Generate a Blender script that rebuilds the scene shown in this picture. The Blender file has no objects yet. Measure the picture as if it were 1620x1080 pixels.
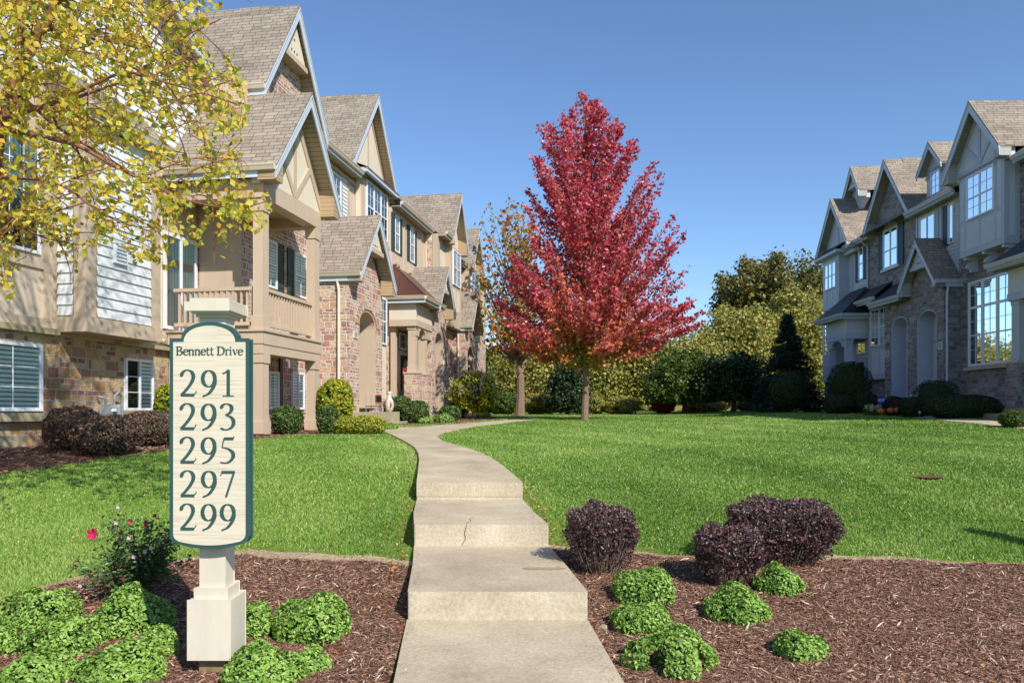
import bpy, math, random
import numpy as np
from mathutils import Vector
random.seed(5); RNG = np.random.default_rng(11)
SC = bpy.context.scene; COL = SC.collection
# ---------------------------------------------------------------- camera, sky, sun, exposure
FPX = 1200.0
cd = bpy.data.cameras.new('camera'); cam = bpy.data.objects.new('camera', cd); COL.objects.link(cam)
cam.location = (0, 0, 1.45); cam.rotation_euler = (math.radians(90), 0, 0)
cd.sensor_width = 36; cd.lens = FPX / 1620 * 36; cd.shift_y = 110 / 1620
cd.clip_start = 0.05; cd.clip_end = 3000
SC.camera = cam
SUN_EL = math.radians(39); SUNDIR = (-0.56, 0.83)          # horizontal direction the light travels
wd = bpy.data.worlds.new('World'); SC.world = wd; wd.use_nodes = True
nt = wd.node_tree; bg = nt.nodes['Background']
sky = nt.nodes.new('ShaderNodeTexSky'); sky.sky_type = 'NISHITA'; sky.sun_disc = False
sky.sun_elevation = SUN_EL
sky.sun_rotation = math.atan2(-SUNDIR[0], -SUNDIR[1])       # azimuth clockwise from +Y
sky.air_density = 1.0; sky.dust_density = 0.05; sky.ozone_density = 6.0; sky.altitude = 200
nt.links.new(sky.outputs[0], bg.inputs[0]); bg.inputs[1].default_value = 0.132
sl = bpy.data.lights.new('sun', 'SUN'); sun = bpy.data.objects.new('sun', sl); COL.objects.link(sun)
sl.energy = 4.6; sl.angle = math.radians(0.5); sl.color = (1, 0.955, 0.89)
_d = Vector((SUNDIR[0] * math.cos(SUN_EL), SUNDIR[1] * math.cos(SUN_EL), -math.sin(SUN_EL)))
sun.rotation_euler = _d.to_track_quat('-Z', 'Y').to_euler(); sun.location = (20, -20, 30)
vs = SC.view_settings; vs.view_transform = 'Standard'; vs.look = 'None'; vs.exposure = 0.4; vs.gamma = 1
SC.cycles.max_bounces = 6; SC.cycles.transparent_max_bounces = 12

# ---------------------------------------------------------------- helpers
def tag(o, label=None, cat=None, group=None, kind=None):
    if label: o['label'] = label
    if cat: o['category'] = cat
    if group: o['group'] = group
    if kind: o['kind'] = kind
    return o
def empty(name, loc, rz=0, label=None, cat=None, group=None):
    o = bpy.data.objects.new(name, None); COL.objects.link(o); o.location = loc; o.rotation_euler = (0, 0, rz)
    o.empty_display_size = .2
    return tag(o, label, cat, group)
def gz(x, y):
    """ground height"""
    z = np.interp(y, [-30, 0, 4, 5.2, 5.6, 6.92, 7.2, 8.74, 9.3, 10.5, 12.6, 17.5, 22, 28, 40, 60, 200],
                  [-.6, -.25, -.07, .012, .075, .205, .25, .41, .53, .68, .79, .88, .98, 1.1, 1.2, 1.25, 1.25])
    sx = np.clip((np.asarray(x, float) - 8) / 6, 0, 1); sy = np.clip((np.asarray(y, float) - 12) / 10, 0, 1)
    s = sx * sx * (3 - 2 * sx) * sy * sy * (3 - 2 * sy)
    return z + .2 * s
def g(x, y): return float(gz(x, y))
def pg(px, py):
    """the point of the ground that the survey (photograph pixel) px, py refers to"""
    a, b = 2.0, 90.0; k = (px - 810) / FPX; q = (650 - py) / FPX
    for _ in range(50):
        m = (a + b) / 2
        if 1.45 + q * m - g(k * m, m) > 0: a = m
        else: b = m
    return (k * a, a)
def at(px, py, Y): return Vector(((px - 810) / FPX * Y, Y, 1.45 + (650 - py) / FPX * Y))

class MB:
    def __init__(s, map=None): s.v = []; s.f = []; s.m = []; s.map = map
    def add(s, vs, fs, mi=0):
        b = len(s.v)
        s.v += [s.map(*p) for p in vs] if s.map else [tuple(p) for p in vs]
        s.f += [tuple(b + i for i in f) for f in fs]; s.m += [mi] * len(fs)
    def prism(s, poly, axis, a, b, mi=0):
        n = len(poly)
        if axis == 't': P = lambda p, d: (p[0], d, p[1])
        elif axis == 's': P = lambda p, d: (d, p[0], p[1])
        else: P = lambda p, d: (p[0], p[1], d)
        vs = [P(p, a) for p in poly] + [P(p, b) for p in poly]
        fs = [tuple(range(n)), tuple(range(2 * n - 1, n - 1, -1))] + [(i, (i + 1) % n, n + (i + 1) % n, n + i) for i in range(n)]
        s.add(vs, fs, mi); return s
    def box(s, s0, s1, t0, t1, z0, z1, mi=0):
        return s.prism([(s0, z0), (s1, z0), (s1, z1), (s0, z1)], 't', t0, t1, mi)
    def tube(s, pts, r, n=8, mi=0):
        pts = [Vector(p) for p in pts]; rs = r if isinstance(r, (list, tuple)) else [r] * len(pts)
        vs = []; fs = []; up = None
        for i, p in enumerate(pts):
            d = (pts[min(i + 1, len(pts) - 1)] - pts[max(i - 1, 0)]).normalized()
            if up is None: up = Vector((0, 0, 1)) if abs(d.z) < .9 else Vector((1, 0, 0))
            a = d.cross(up)
            if a.length < 1e-4: a = d.cross(Vector((0, 1, 0)))
            a.normalize(); b = a.cross(d).normalized(); up = b
            for k in range(n):
                th = 2 * math.pi * k / n; vs.append(p + (a * math.cos(th) + b * math.sin(th)) * rs[i])
        for i in range(len(pts) - 1):
            for k in range(n):
                k2 = (k + 1) % n; fs.append((i * n + k, i * n + k2, (i + 1) * n + k2, (i + 1) * n + k))
        fs += [tuple(range(n - 1, -1, -1)), tuple(range((len(pts) - 1) * n, len(pts) * n))]
        s.add(vs, fs, mi); return s
    def lathe(s, prof, c=(0, 0, 0), n=16, mi=0):
        vs = []; fs = []
        for r, z in prof:
            for k in range(n):
                th = 2 * math.pi * k / n; vs.append((c[0] + r * math.cos(th), c[1] + r * math.sin(th), c[2] + z))
        for i in range(len(prof) - 1):
            for k in range(n):
                k2 = (k + 1) % n; fs.append((i * n + k, i * n + k2, (i + 1) * n + k2, (i + 1) * n + k))
        s.add(vs, fs, mi); return s
    def build(s, name, mats, parent=None, smooth=False, bevel=0):
        if not isinstance(mats, (list, tuple)): mats = [mats]
        me = bpy.data.meshes.new(name); me.from_pydata(s.v, [], s.f)
        for m in mats: me.materials.append(m)
        me.polygons.foreach_set('material_index', s.m)
        uvl = me.uv_layers.new(name='UVMap').data
        Z = Vector((0, 0, 1))
        for p in me.polygons:
            n = p.normal
            if abs(n.z) > .95: h, v = Vector((1, 0, 0)), Vector((0, 1, 0))
            else:
                h = Z.cross(n).normalized(); v = n.cross(h)
                if v.z < 0: v = -v
                h = Vector((abs(h.x), h.y, 0)) if abs(h.x) > .5 else Vector((h.x, abs(h.y), 0))
            for li in p.loop_indices:
                co = me.vertices[me.loops[li].vertex_index].co
                uvl[li].uv = (co.dot(h), co.dot(v))
        if smooth: me.polygons.foreach_set('use_smooth', [True] * len(me.polygons))
        o = bpy.data.objects.new(name, me); COL.objects.link(o); o.parent = parent
        if bevel:
            b = o.modifiers.new('bevel', 'BEVEL'); b.width = bevel; b.segments = 2; b.limit_method = 'ANGLE'
        return o
def fast(name, V, F, mat, parent=None, tint=None, smooth=False):
    """numpy mesh: V (n,3), F (m,k)"""
    me = bpy.data.meshes.new(name); V = np.asarray(V, np.float32); F = np.asarray(F, np.int32); m, k = F.shape
    me.vertices.add(len(V)); me.vertices.foreach_set('co', V.ravel())
    me.loops.add(m * k); me.loops.foreach_set('vertex_index', F.ravel())
    me.polygons.add(m); me.polygons.foreach_set('loop_start', np.arange(0, m * k, k, dtype=np.int32))
    me.polygons.foreach_set('loop_total', np.full(m, k, np.int32))
    if tint is not None:
        a = me.attributes.new('tint', 'FLOAT', 'FACE'); a.data.foreach_set('value', np.asarray(tint, np.float32))
    if smooth: me.polygons.foreach_set('use_smooth', np.ones(m, bool))
    me.materials.append(mat); me.update(calc_edges=True)
    o = bpy.data.objects.new(name, me); COL.objects.link(o); o.parent = parent
    return o
def unit(a): return a / np.maximum(np.linalg.norm(a, axis=1, keepdims=True), 1e-9)
def leaf_geo(C, N, size, aspect=.6, fold=.18):
    """folded leaf of two triangles at each point of C, face normal N"""
    n = len(C); N = unit(N); R = RNG.normal(size=(n, 3)); A = unit(np.cross(N, R)); B = np.cross(N, A)
    size = np.broadcast_to(np.asarray(size, float), (n,))[:, None]
    V = np.empty((n, 4, 3)); V[:, 0] = C - A * size * .5; V[:, 2] = C + A * size * .5
    V[:, 1] = C + B * size * aspect * .5 + N * size * fold; V[:, 3] = C - B * size * aspect * .5 + N * size * fold
    i = np.arange(n)[:, None] * 4
    F = np.concatenate([i + [0, 1, 2], i + [0, 2, 3]], 1).reshape(-1, 3)
    return V.reshape(-1, 3), F
def leaves(name, C, N, size, mat, parent, tint, aspect=.6, fold=.18):
    V, F = leaf_geo(C, N, size, aspect, fold)
    return fast(name, V, F, mat, parent, np.repeat(tint, 2))
def inpoly(X, Y, P):
    r = np.zeros(len(X), bool); n = len(P)
    for i in range(n):
        x1, y1 = P[i]; x2, y2 = P[(i + 1) % n]
        c = ((y1 > Y) != (y2 > Y)) & (X < (x2 - x1) * (Y - y1) / ((y2 - y1) or 1e-9) + x1); r ^= c
    return r

# ---------------------------------------------------------------- materials
def hexc(h):
    c = [int(h[i:i + 2], 16) / 255 for i in (0, 2, 4)]
    return tuple((x / 12.92 if x <= .04045 else ((x + .055) / 1.055) ** 2.4) for x in c) + (1,)
class NT:
    def __init__(s, name):
        s.m = bpy.data.materials.new(name); s.m.use_nodes = True; s.t = s.m.node_tree
        s.b = s.t.nodes['Principled BSDF']
    def n(s, typ, ins={}, **kw):
        o = s.t.nodes.new('ShaderNode' + typ)
        for k, v in kw.items(): setattr(o, k, v)
        for k, v in ins.items():
            if hasattr(v, 'is_output') or isinstance(v, bpy.types.NodeSocket): s.t.links.new(v, o.inputs[k])
            else: o.inputs[k].default_value = v
        return o
    def set(s, **kw):
        for k, v in kw.items():
            k = k.replace('_', ' ')
            if isinstance(v, bpy.types.NodeSocket): s.t.links.new(v, s.b.inputs[k])
            else: s.b.inputs[k].default_value = v
    def ramp(s, fac, stops, interp='LINEAR'):
        r = s.n('ValToRGB', {0: fac}); r.color_ramp.interpolation = interp; e = r.color_ramp.elements
        while len(e) < len(stops): e.new(.5)
        for i, (p, c) in enumerate(stops): e[i].position = p; e[i].color = c if len(c) == 4 else tuple(c) + (1,)
        return r.outputs[0]
    def bump(s, h, st=.3, d=.01, nrm=None):
        b = s.n('Bump', {'Height': h, 'Strength': st, 'Distance': d})
        if nrm: s.t.links.new(nrm, b.inputs['Normal'])
        return b.outputs[0]
    def mix(s, f, a, b, mode='MIX'):
        m = s.n('Mix', data_type='RGBA', blend_type=mode)
        for k, v in ((0, f), (6, a), (7, b)):
            if isinstance(v, bpy.types.NodeSocket): s.t.links.new(v, m.inputs[k])
            else: m.inputs[k].default_value = v
        return m.outputs[2]
def v3(c, k=1.): return (c[0] * k, c[1] * k, c[2] * k, 1)
def paint(name, c, rough=.55, var=.12, scale=3., bump=.15, spec=.4, streak=False):
    t = NT(name); co = t.n('TexCoord').outputs['Object']
    mp = t.n('Mapping', {0: co}); mp.inputs['Scale'].default_value = (1, 1, .25) if streak else (1, 1, 1)
    n1 = t.n('TexNoise', {'Vector': mp.outputs[0], 'Scale': scale, 'Detail': 6., 'Roughness': .65})
    col = t.ramp(n1.outputs[0], [(.25, v3(c, 1 - var)), (.75, v3(c, 1 + var * .6))])
    n2 = t.n('TexNoise', {'Vector': co, 'Scale': scale * 30, 'Detail': 3.})
    t.set(Base_Color=col, Roughness=rough, Normal=t.bump(n2.outputs[0], bump, .003)); t.b.inputs['Specular IOR Level'].default_value = spec
    return t.m
def stone(name, pal, mortar, w=.36, h=.19):
    """coursed rubble veneer: large stones broken by paired small ones, one palette colour per stone"""
    t = NT(name); uv = t.n('TexCoord').outputs['UV']
    wob = t.n('TexNoise', {'Vector': uv, 'Scale': 5., 'Detail': 2.})
    vec = t.n('VectorMath', {0: uv, 1: t.n('VectorMath', {0: t.n('VectorMath', {0: wob.outputs['Color'], 1: (.5, .5, .5)}, operation='SUBTRACT').outputs[0], 1: (.035, .022, 0)}, operation='MULTIPLY').outputs[0]}, operation='ADD').outputs[0]
    def bk(bw, bh, off, ms=.010):
        b = t.n('TexBrick', {'Vector': vec, 'Color1': (0, 0, 0, 1), 'Color2': (1, 1, 1, 1), 'Mortar': (0, 0, 0, 1), 'Scale': 1., 'Mortar Size': ms, 'Mortar Smooth': .25, 'Bias': 0., 'Brick Width': bw, 'Row Height': bh})
        b.offset = off; b.offset_frequency = 2; b.squash = .7; b.squash_frequency = 3
        return b
    A = bk(w, h, .37, .014); B = bk(w * .72, h / 2, .53, .013); C = bk(w * 1.9, h, .61, .008)
    sel = t.n('Math', {0: C.outputs[0], 1: .52}, operation='GREATER_THAN').outputs[0]
    tint = t.mix(sel, A.outputs[0], B.outputs[0]); fa = t.mix(sel, A.outputs[1], B.outputs[1])
    mor = t.n('Math', {0: fa, 1: C.outputs[1]}, operation='MAXIMUM').outputs[0]
    k = len(pal); colr = t.ramp(tint, [(i / k, hexc(c)) for i, c in enumerate(pal)], 'CONSTANT')
    n1 = t.n('TexNoise', {'Vector': uv, 'Scale': 14., 'Detail': 8., 'Roughness': .7})
    n0 = t.n('TexNoise', {'Vector': uv, 'Scale': 3.1, 'Detail': 3.})
    colr = t.mix(.55, colr, t.ramp(n1.outputs[0], [(.3, (.5, .48, .46)), (.7, (1.3, 1.25, 1.18))]), 'MULTIPLY')
    colr = t.mix(.5, colr, t.ramp(n0.outputs[0], [(.3, (.78, .74, .7)), (.7, (1.12, 1.08, 1.03))]), 'MULTIPLY')
    colr = t.mix(mor, colr, hexc(mortar))
    hh = t.n('Math', {0: t.n('Math', {0: 1., 1: mor}, operation='SUBTRACT').outputs[0], 1: t.n('Math', {0: n1.outputs[0], 1: .9}, operation='MULTIPLY').outputs[0]}, operation='ADD').outputs[0]
    hh = t.n('Math', {0: hh, 1: t.n('Math', {0: tint, 1: .5}, operation='MULTIPLY').outputs[0]}, operation='ADD').outputs[0]
    t.set(Base_Color=colr, Roughness=.9, Normal=t.bump(hh, 1., .05)); t.b.inputs['Specular IOR Level'].default_value = .2
    return t.m
def shingle(name, base):
    t = NT(name); uv = t.n('TexCoord').outputs['UV']
    b = t.n('TexBrick', {'Vector': uv, 'Color1': (0, 0, 0, 1), 'Color2': (1, 1, 1, 1), 'Mortar': (0, 0, 0, 1), 'Scale': 1., 'Mortar Size': .009, 'Mortar Smooth': .3, 'Brick Width': .34, 'Row Height': .145}); b.offset = .47; b.squash = .8; b.squash_frequency = 3
    c = hexc(base); col = t.ramp(b.outputs[0], [(0, v3(c, .78)), (.3, v3(c, .92)), (.6, v3(c, 1.)), (1, v3(c, 1.15))])
    n1 = t.n('TexNoise', {'Vector': uv, 'Scale': 60., 'Detail': 3.}); n0 = t.n('TexNoise', {'Vector': uv, 'Scale': 1.2, 'Detail': 4.})
    col = t.mix(.5, col, t.ramp(n1.outputs[0], [(.3, (.6, .6, .6)), (.7, (1.3, 1.3, 1.3))]), 'MULTIPLY')
    col = t.mix(.5, col, t.ramp(n0.outputs[0], [(.3, (.8, .8, .8)), (.7, (1.15, 1.13, 1.1))]), 'MULTIPLY')
    col = t.mix(b.outputs[1], col, v3(c, .22))
    sep = t.n('SeparateXYZ', {0: uv}); fr = t.n('Math', {0: t.n('Math', {0: sep.outputs[1], 1: .145}, operation='DIVIDE').outputs[0]}, operation='FRACT').outputs[0]
    hh = t.n('Math', {0: t.n('Math', {0: 1., 1: fr}, operation='SUBTRACT').outputs[0], 1: b.outputs[1]}, operation='SUBTRACT').outputs[0]
    t.set(Base_Color=col, Roughness=.92, Normal=t.bump(hh, .5, .02)); t.b.inputs['Specular IOR Level'].default_value = .15
    return t.m
def striped(name, c, period=.13, dark=.35, w=.1, axis=1):
    """boards or panels with a shadow gap every period, along UV v (1) or u (0)"""
    t = NT(name); uv = t.n('TexCoord').outputs['UV']; sep = t.n('SeparateXYZ', {0: uv})
    fr = t.n('Math', {0: t.n('Math', {0: sep.outputs[axis], 1: period}, operation='DIVIDE').outputs[0]}, operation='FRACT').outputs[0]
    n1 = t.n('TexNoise', {'Vector': uv, 'Scale': 4., 'Detail': 5.})
    col = t.mix(.3, hexc(c), t.ramp(n1.outputs[0], [(.3, (.8, .8, .8)), (.7, (1.1, 1.1, 1.1))]), 'MULTIPLY')
    col = t.mix(t.ramp(fr, [(0, (1, 1, 1)), (w * .6, (1, 1, 1)), (w, (0, 0, 0))]), col, v3(hexc(c), dark))
    t.set(Base_Color=col, Roughness=.6, Normal=t.bump(t.ramp(fr, [(0, (0, 0, 0)), (w, (1, 1, 1)), (1, (.8, .8, .8))]), .6, .012))
    return t.m
def foliage(name, stops, rough=.5, trans=.35, noise=0.):
    """leaf colours from the per-leaf tint attribute, some light passing through"""
    t = NT(name); a = t.n('Attribute', attribute_name='tint').outputs['Fac']
    k = len(stops); col = t.ramp(a, [(i / max(k - 1, 1), v3(hexc(c))) for i, c in enumerate(stops)])
    if noise:
        nn = t.n('TexNoise', {'Vector': t.n('TexCoord').outputs['Object'], 'Scale': noise, 'Detail': 4.})
        col = t.mix(.6, col, t.ramp(nn.outputs[0], [(.35, (.75, .85, .8)), (.65, (1.2, 1.12, 1.1))]), 'MULTIPLY')
    t.set(Base_Color=col, Roughness=rough); t.b.inputs['Specular IOR Level'].default_value = .35
    tr = t.n('BsdfTranslucent', {0: col}); mx = t.n('MixShader', {0: trans, 1: t.b.outputs[0], 2: tr.outputs[0]})
    t.t.links.new(mx.outputs[0], t.t.nodes['Material Output'].inputs[0])
    return t.m
def glassmat(name, tint, refl=.35, top=.7):
    t = NT(name); tr = t.n('BsdfTransparent', {0: tint}); gl = t.n('BsdfGlossy', {'Roughness': .02, 'Color': (.9, .95, 1, 1)})
    nz = t.n('TexNoise', {'Vector': t.n('TexCoord').outputs['Object'], 'Scale': 1.3}); bp = t.bump(nz.outputs[0], .05, .02)
    t.t.links.new(bp, gl.inputs['Normal'])
    lw = t.n('LayerWeight', {0: refl}); f = t.ramp(lw.outputs['Fresnel'], [(0, (.06, .06, .06)), (.6, (top, top, top)), (1, (1, 1, 1))])
    mx = t.n('MixShader', {0: f, 1: tr.outputs[0], 2: gl.outputs[0]}); t.t.links.new(mx.outputs[0], t.t.nodes['Material Output'].inputs[0])
    return t.m
M = {}
PINK = ['b08676', 'c39c84', 'cdae8e', 'bf8f80', 'a97c70', 'cfb696', 'bd9a7c', 'd6b8a2', 'a88c76', 'c8a088', 'b98478', 'd0bc9e']
GREY = ['85827f', '95918f', 'a5a2a1', '7c7b7f', 'a8a4a2', '8e8688', 'b2aeac', '877d7d', '9c9898', '737276']
M['stone'] = stone('pink_tan_stone', PINK, 'dcd8d0')
M['stone_big'] = stone('tan_rubble_stone', ['a57c62', 'b8966c', 'c2a678', '9c6e62', 'c8b086', 'ae8a66', 'b58874', 'cdb48e'], 'b9b0a2', .40, .21)
M['stone_grey'] = stone('grey_brown_stone', GREY, 'a2a1a2', .38, .17)
M['roof'] = shingle('tan_shingle', '968a7c')
M['tan'] = paint('tan_stucco', hexc('c3b29c'), .8, .06, 2., .3)
M['cream'] = paint('cream_stucco', hexc('d2c6b0'), .8, .06, 2., .3)
M['trim'] = paint('tan_trim', hexc('bba890'), .55, .05, 2.5, .08, streak=True)
M['deckpaint'] = paint('tan_deck_paint', hexc('bfaa92'), .5, .07, 3, .1, streak=True)
M['white'] = paint('white_vinyl', hexc('dfe2e4'), .4, .04, 3, .03)
M['fascia'] = paint('pale_fascia', hexc('bcc6ce'), .45, .05, 2, .05)
M['siding'] = paint('white_siding', hexc('d4d6d4'), .5, .05, 2, .05)
M['soffit'] = striped('vented_soffit', 'ab9a80', .12, .3, .14)
M['soffit2'] = striped('pale_soffit', 'b7a98f', .3, .6, .05)
M['gutter'] = paint('cream_gutter', hexc('cfc3ab'), .4, .05, 2, .03)
M['shutter'] = striped('green_shutter', '2f463f', .07, .55, .25)
M['shutter_blue'] = striped('teal_shutter', '2f5260', .07, .55, .25)
M['glass'] = glassmat('window_glass', (.94, .98, .95, 1), .2)
M['glass_dark'] = glassmat('dark_window_glass', (.30, .38, .42, 1), .25, .42)
M['dark'] = paint('room_dark', (.012, .014, .016, 1), .9, .2)
M['blind'] = striped('green_white_blind', 'eef4ea', .08, .28, .42)
M['curtain'] = striped('pale_curtain', 'c8dcd8', .11, .55, .35, 0)
M['copper'] = paint('copper_sheet', hexc('6e4a40'), .35, .18, 1.2, .05, .6); M['copper'].node_tree.nodes['Principled BSDF'].inputs['Metallic'].default_value = .6
M['darkmetal'] = striped('dark_standing_seam', '2e2725', .38, .4, .06, 0)
M['shade_trim'] = paint('shade_blue_trim', hexc('aeb6c2'), .55, .05, 2.5, .08)  # right row: blue of sky-lit shade painted into the trim colour
M['shade_panel'] = paint('shade_blue_panel', hexc('c2c8ce'), .75, .06, 2, .25)  # panels tinted blue too, imitating the skylight on the shaded fronts
M['shade_fascia'] = paint('shade_blue_fascia', hexc('bac4d0'), .45, .05, 2, .05)  # same painted shade tint, bluest on fascia and gutters
M['concrete'] = None
def concrete(name, c1, c2, c3, sc=1.):
    t = NT(name); co = t.n('TexCoord').outputs['Object']
    n0 = t.n('TexNoise', {'Vector': co, 'Scale': 1.4 * sc, 'Detail': 5., 'Roughness': .6}); n1 = t.n('TexNoise', {'Vector': co, 'Scale': 38., 'Detail': 4.})
    v = t.n('TexVoronoi', {'Vector': co, 'Scale': 95.}); col = t.ramp(n0.outputs[0], [(.3, hexc(c1)), (.52, hexc(c2)), (.7, hexc(c3))])
    col = t.mix(.55, col, t.ramp(n1.outputs[0], [(.3, (.72, .72, .72)), (.7, (1.2, 1.2, 1.2))]), 'MULTIPLY')
    col = t.mix(.35, col, t.ramp(v.outputs['Distance'], [(0, (.6, .58, .55)), (.5, (1.1, 1.1, 1.1))]), 'MULTIPLY')
    t.set(Base_Color=col, Roughness=.9, Normal=t.bump(n1.outputs[0], .5, .006, t.bump(v.outputs['Distance'], .35, .004))); t.b.inputs['Specular IOR Level'].default_value = .2
    return t.m
M['concrete'] = concrete('sidewalk_concrete', 'a0927a', 'b4a58b', 'c1b398')
M['concrete_side'] = concrete('riser_concrete', 'ada089', 'bbae96', 'c5baa4', 2.)
M['foundation'] = concrete('foundation_concrete', '8f8468', 'a39878', 'b0a688')
M['bark'] = paint('grey_bark', hexc('84705c'), .9, .35, 9, .9)
M['bark_dark'] = paint('dark_bark', hexc('4a3e34'), .9, .3, 9, .9)
M['bark_red'] = paint('birch_bark', hexc('8a5a44'), .8, .45, 7, .7)
M['metal'] = paint('grey_metal', hexc('8d9699'), .4, .1, 8, .05); M['black'] = paint('black_paint', hexc('1c1c1e'), .4, .1)
M['teal'] = paint('teal_green_paint', hexc('2f4e4b'), .4, .06, 4, .03)
def signwood():
    t = NT('cream_sign_board'); co = t.n('TexCoord').outputs['Object']; mp = t.n('Mapping', {0: co}); mp.inputs['Scale'].default_value = (3, 3, 90)
    n = t.n('TexNoise', {'Vector': mp.outputs[0], 'Scale': 1.5, 'Detail': 5.}); c = hexc('cdc2ab')
    t.set(Base_Color=t.ramp(n.outputs[0], [(.3, v3(c, .78)), (.5, v3(c, 1.)), (.7, v3(c, 1.06))]), Roughness=.6, Normal=t.bump(n.outputs[0], .35, .003)); return t.m
M['signwood'] = signwood()
M['signpost'] = paint('cream_post_paint', hexc('cdc3ae'), .6, .13, 6, .2, streak=True)
# ---------------------------------------------------------------- frames of the two rows
def rowframe(vp, side):
    a = math.atan2(vp - 810, FPX); u = (math.sin(a), math.cos(a)); n = (u[1], -u[0]) if side > 0 else (-u[1], u[0])
    return u, n, -a
LU, LN, LROT = rowframe(1010, 1); RU, RN, RROT = rowframe(840, -1)
def lw(s, t): return (LU[0] * s + LN[0] * t, LU[1] * s + LN[1] * t)
def rw(s, t): return (RU[0] * s + RN[0] * t, RU[1] * s + RN[1] * t)
def pathz(x, y): return max(float(np.interp(y, [8.7, 10.5, 12.6, 17.5, 40], [.63, .75, .84, .92, 1.0])), g(x, y) + .025)
def pgz(px, py, zf):
    a, b = 2.0, 90.0; k = (px - 810) / FPX; q = (650 - py) / FPX
    for _ in range(50):
        m = (a + b) / 2
        if 1.45 + q * m - zf(k * m, m) > 0: a = m
        else: b = m
    return (k * a, a)
# ---------------------------------------------------------------- ground
def groundmat():
    t = NT('lawn_soil'); co = t.n('TexCoord').outputs['Object']
    n0 = t.n('TexNoise', {'Vector': co, 'Scale': .35, 'Detail': 5.}); n1 = t.n('TexNoise', {'Vector': co, 'Scale': 30., 'Detail': 6.})
    col = t.ramp(n1.outputs[0], [(.3, hexc('4c5e24')), (.55, hexc('6c8036')), (.75, hexc('8c8a52'))])
    col = t.mix(.4, col, t.ramp(n0.outputs[0], [(.35, (.75, .85, .7)), (.65, (1.15, 1.1, 1.))]), 'MULTIPLY')
    t.set(Base_Color=col, Roughness=1., Normal=t.bump(n1.outputs[0], .8, .03)); t.b.inputs['Specular IOR Level'].default_value = .1
    return t.m
M['ground'] = groundmat()
def mulchmat(name, a, b, c):
    t = NT(name); co = t.n('TexCoord').outputs['Object']
    mp = t.n('Mapping', {0: co}); mp.inputs['Scale'].default_value = (1, 2.2, 1); mp.inputs['Rotation'].default_value = (0, 0, .5)
    v = t.n('TexVoronoi', {'Vector': mp.outputs[0], 'Scale': 45.}); n = t.n('TexNoise', {'Vector': co, 'Scale': 3., 'Detail': 8.})
    col = t.ramp(v.outputs['Color'], [(.1, hexc(a)), (.5, hexc(b)), (.9, hexc(c))])
    col = t.mix(.5, col, t.ramp(n.outputs[0], [(.3, (.7, .7, .7)), (.7, (1.25, 1.2, 1.15))]), 'MULTIPLY')
    t.set(Base_Color=col, Roughness=1., Normal=t.bump(v.outputs['Distance'], .9, .02)); t.b.inputs['Specular IOR Level'].default_value = .1
    return t.m
M['mulch'] = mulchmat('brown_mulch', '563d30', '7a5a48', '94725c')
M['soil'] = mulchmat('dry_soil', 'a08a6c', 'b8a282', 'cab898')
xs = np.concatenate([[-600, -250, -120, -60], np.arange(-30, 30.1, 1.0), [60, 120, 250, 600]])
ys = np.concatenate([[-60, -20, -6], np.arange(0, 14, .2), np.arange(14, 60, 1.2), [70, 90, 130, 250, 600, 1200]])
GX, GY = np.meshgrid(xs, ys); V = np.stack([GX.ravel(), GY.ravel(), gz(GX.ravel(), GY.ravel())], 1)
nx = len(xs); I = np.arange(len(ys) - 1)[:, None] * nx + np.arange(nx - 1)[None]; I = I.ravel()
tag(fast('ground', V, np.stack([I, I + 1, I + nx + 1, I + nx], 1), M['ground'], smooth=True), 'gently rising lawn ground between the two rows of townhouses', kind='structure')

import bmesh
def sheet(name, poly, zf, mat, thick=.0, cuts=.5, edge=None):
    """a sheet laid over the ground inside poly, cut finely enough to follow it"""
    bm = bmesh.new(); vs = [bm.verts.new((p[0], p[1], 0)) for p in poly]; bm.faces.new(vs)
    bmesh.ops.triangulate(bm, faces=bm.faces[:])
    for _ in range(7):
        es = [e for e in bm.edges if e.calc_length() > max(cuts, .06 * e.verts[0].co.y)]
        if not es: break
        bmesh.ops.subdivide_edges(bm, edges=es, cuts=1); bmesh.ops.triangulate(bm, faces=[f for f in bm.faces if len(f.verts) > 3])
    for v in bm.verts: v.co.z = zf(v.co.x, v.co.y)
    if thick:
        be = [e for e in bm.edges if e.is_boundary]; r = bmesh.ops.extrude_edge_only(bm, edges=be)
        for v in [x for x in r['geom'] if isinstance(x, bmesh.types.BMVert)]: v.co.z -= thick
    bmesh.ops.recalc_face_normals(bm, faces=bm.faces[:])
    for f in bm.faces:
        if abs(f.normal.z) > .5 and f.normal.z < 0: f.normal_flip()
    me = bpy.data.meshes.new(name); bm.to_mesh(me); bm.free(); me.materials.append(mat)
    o = bpy.data.objects.new(name, me); COL.objects.link(o); o['kind'] = 'structure'; return o
# front beds
E_L = [(-260, 1010), (-80, 975), (0, 957), (95, 927), (190, 908), (300, 888), (380, 882), (500, 887), (600, 893), (652, 897)]
E_R = [(862, 868), (905, 874), (1000, 879), (1200, 885), (1330, 887), (1450, 891), (1620, 894), (1900, 902)]
def wavy(P, seed, amp=.035):
    out = []
    for a, b in zip(P[:-1], P[1:]):
        n = max(1, int(math.hypot(b[0] - a[0], b[1] - a[1]) / .12))
        for i in range(n):
            x = a[0] + (b[0] - a[0]) * i / n; y = a[1] + (b[1] - a[1]) * i / n
            out.append((x, y + amp * (math.sin(x * 5 + seed) + .7 * math.sin(x * 11 + seed * 2) + .5 * math.sin(x * 23 + seed * 3))))
    return out + [P[-1]]
WL = wavy([pg(*p) for p in E_L], 1.3); WR = wavy([pg(*p) for p in E_R], 4.1)
BED_L = WL + [(-.73, 5.3), (-.58, 2.2), (-5.5, 2.2)]
BED_R = WR + [(7.5, 2.2), (.72, 2.2), (.50, 5.3)]
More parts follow.
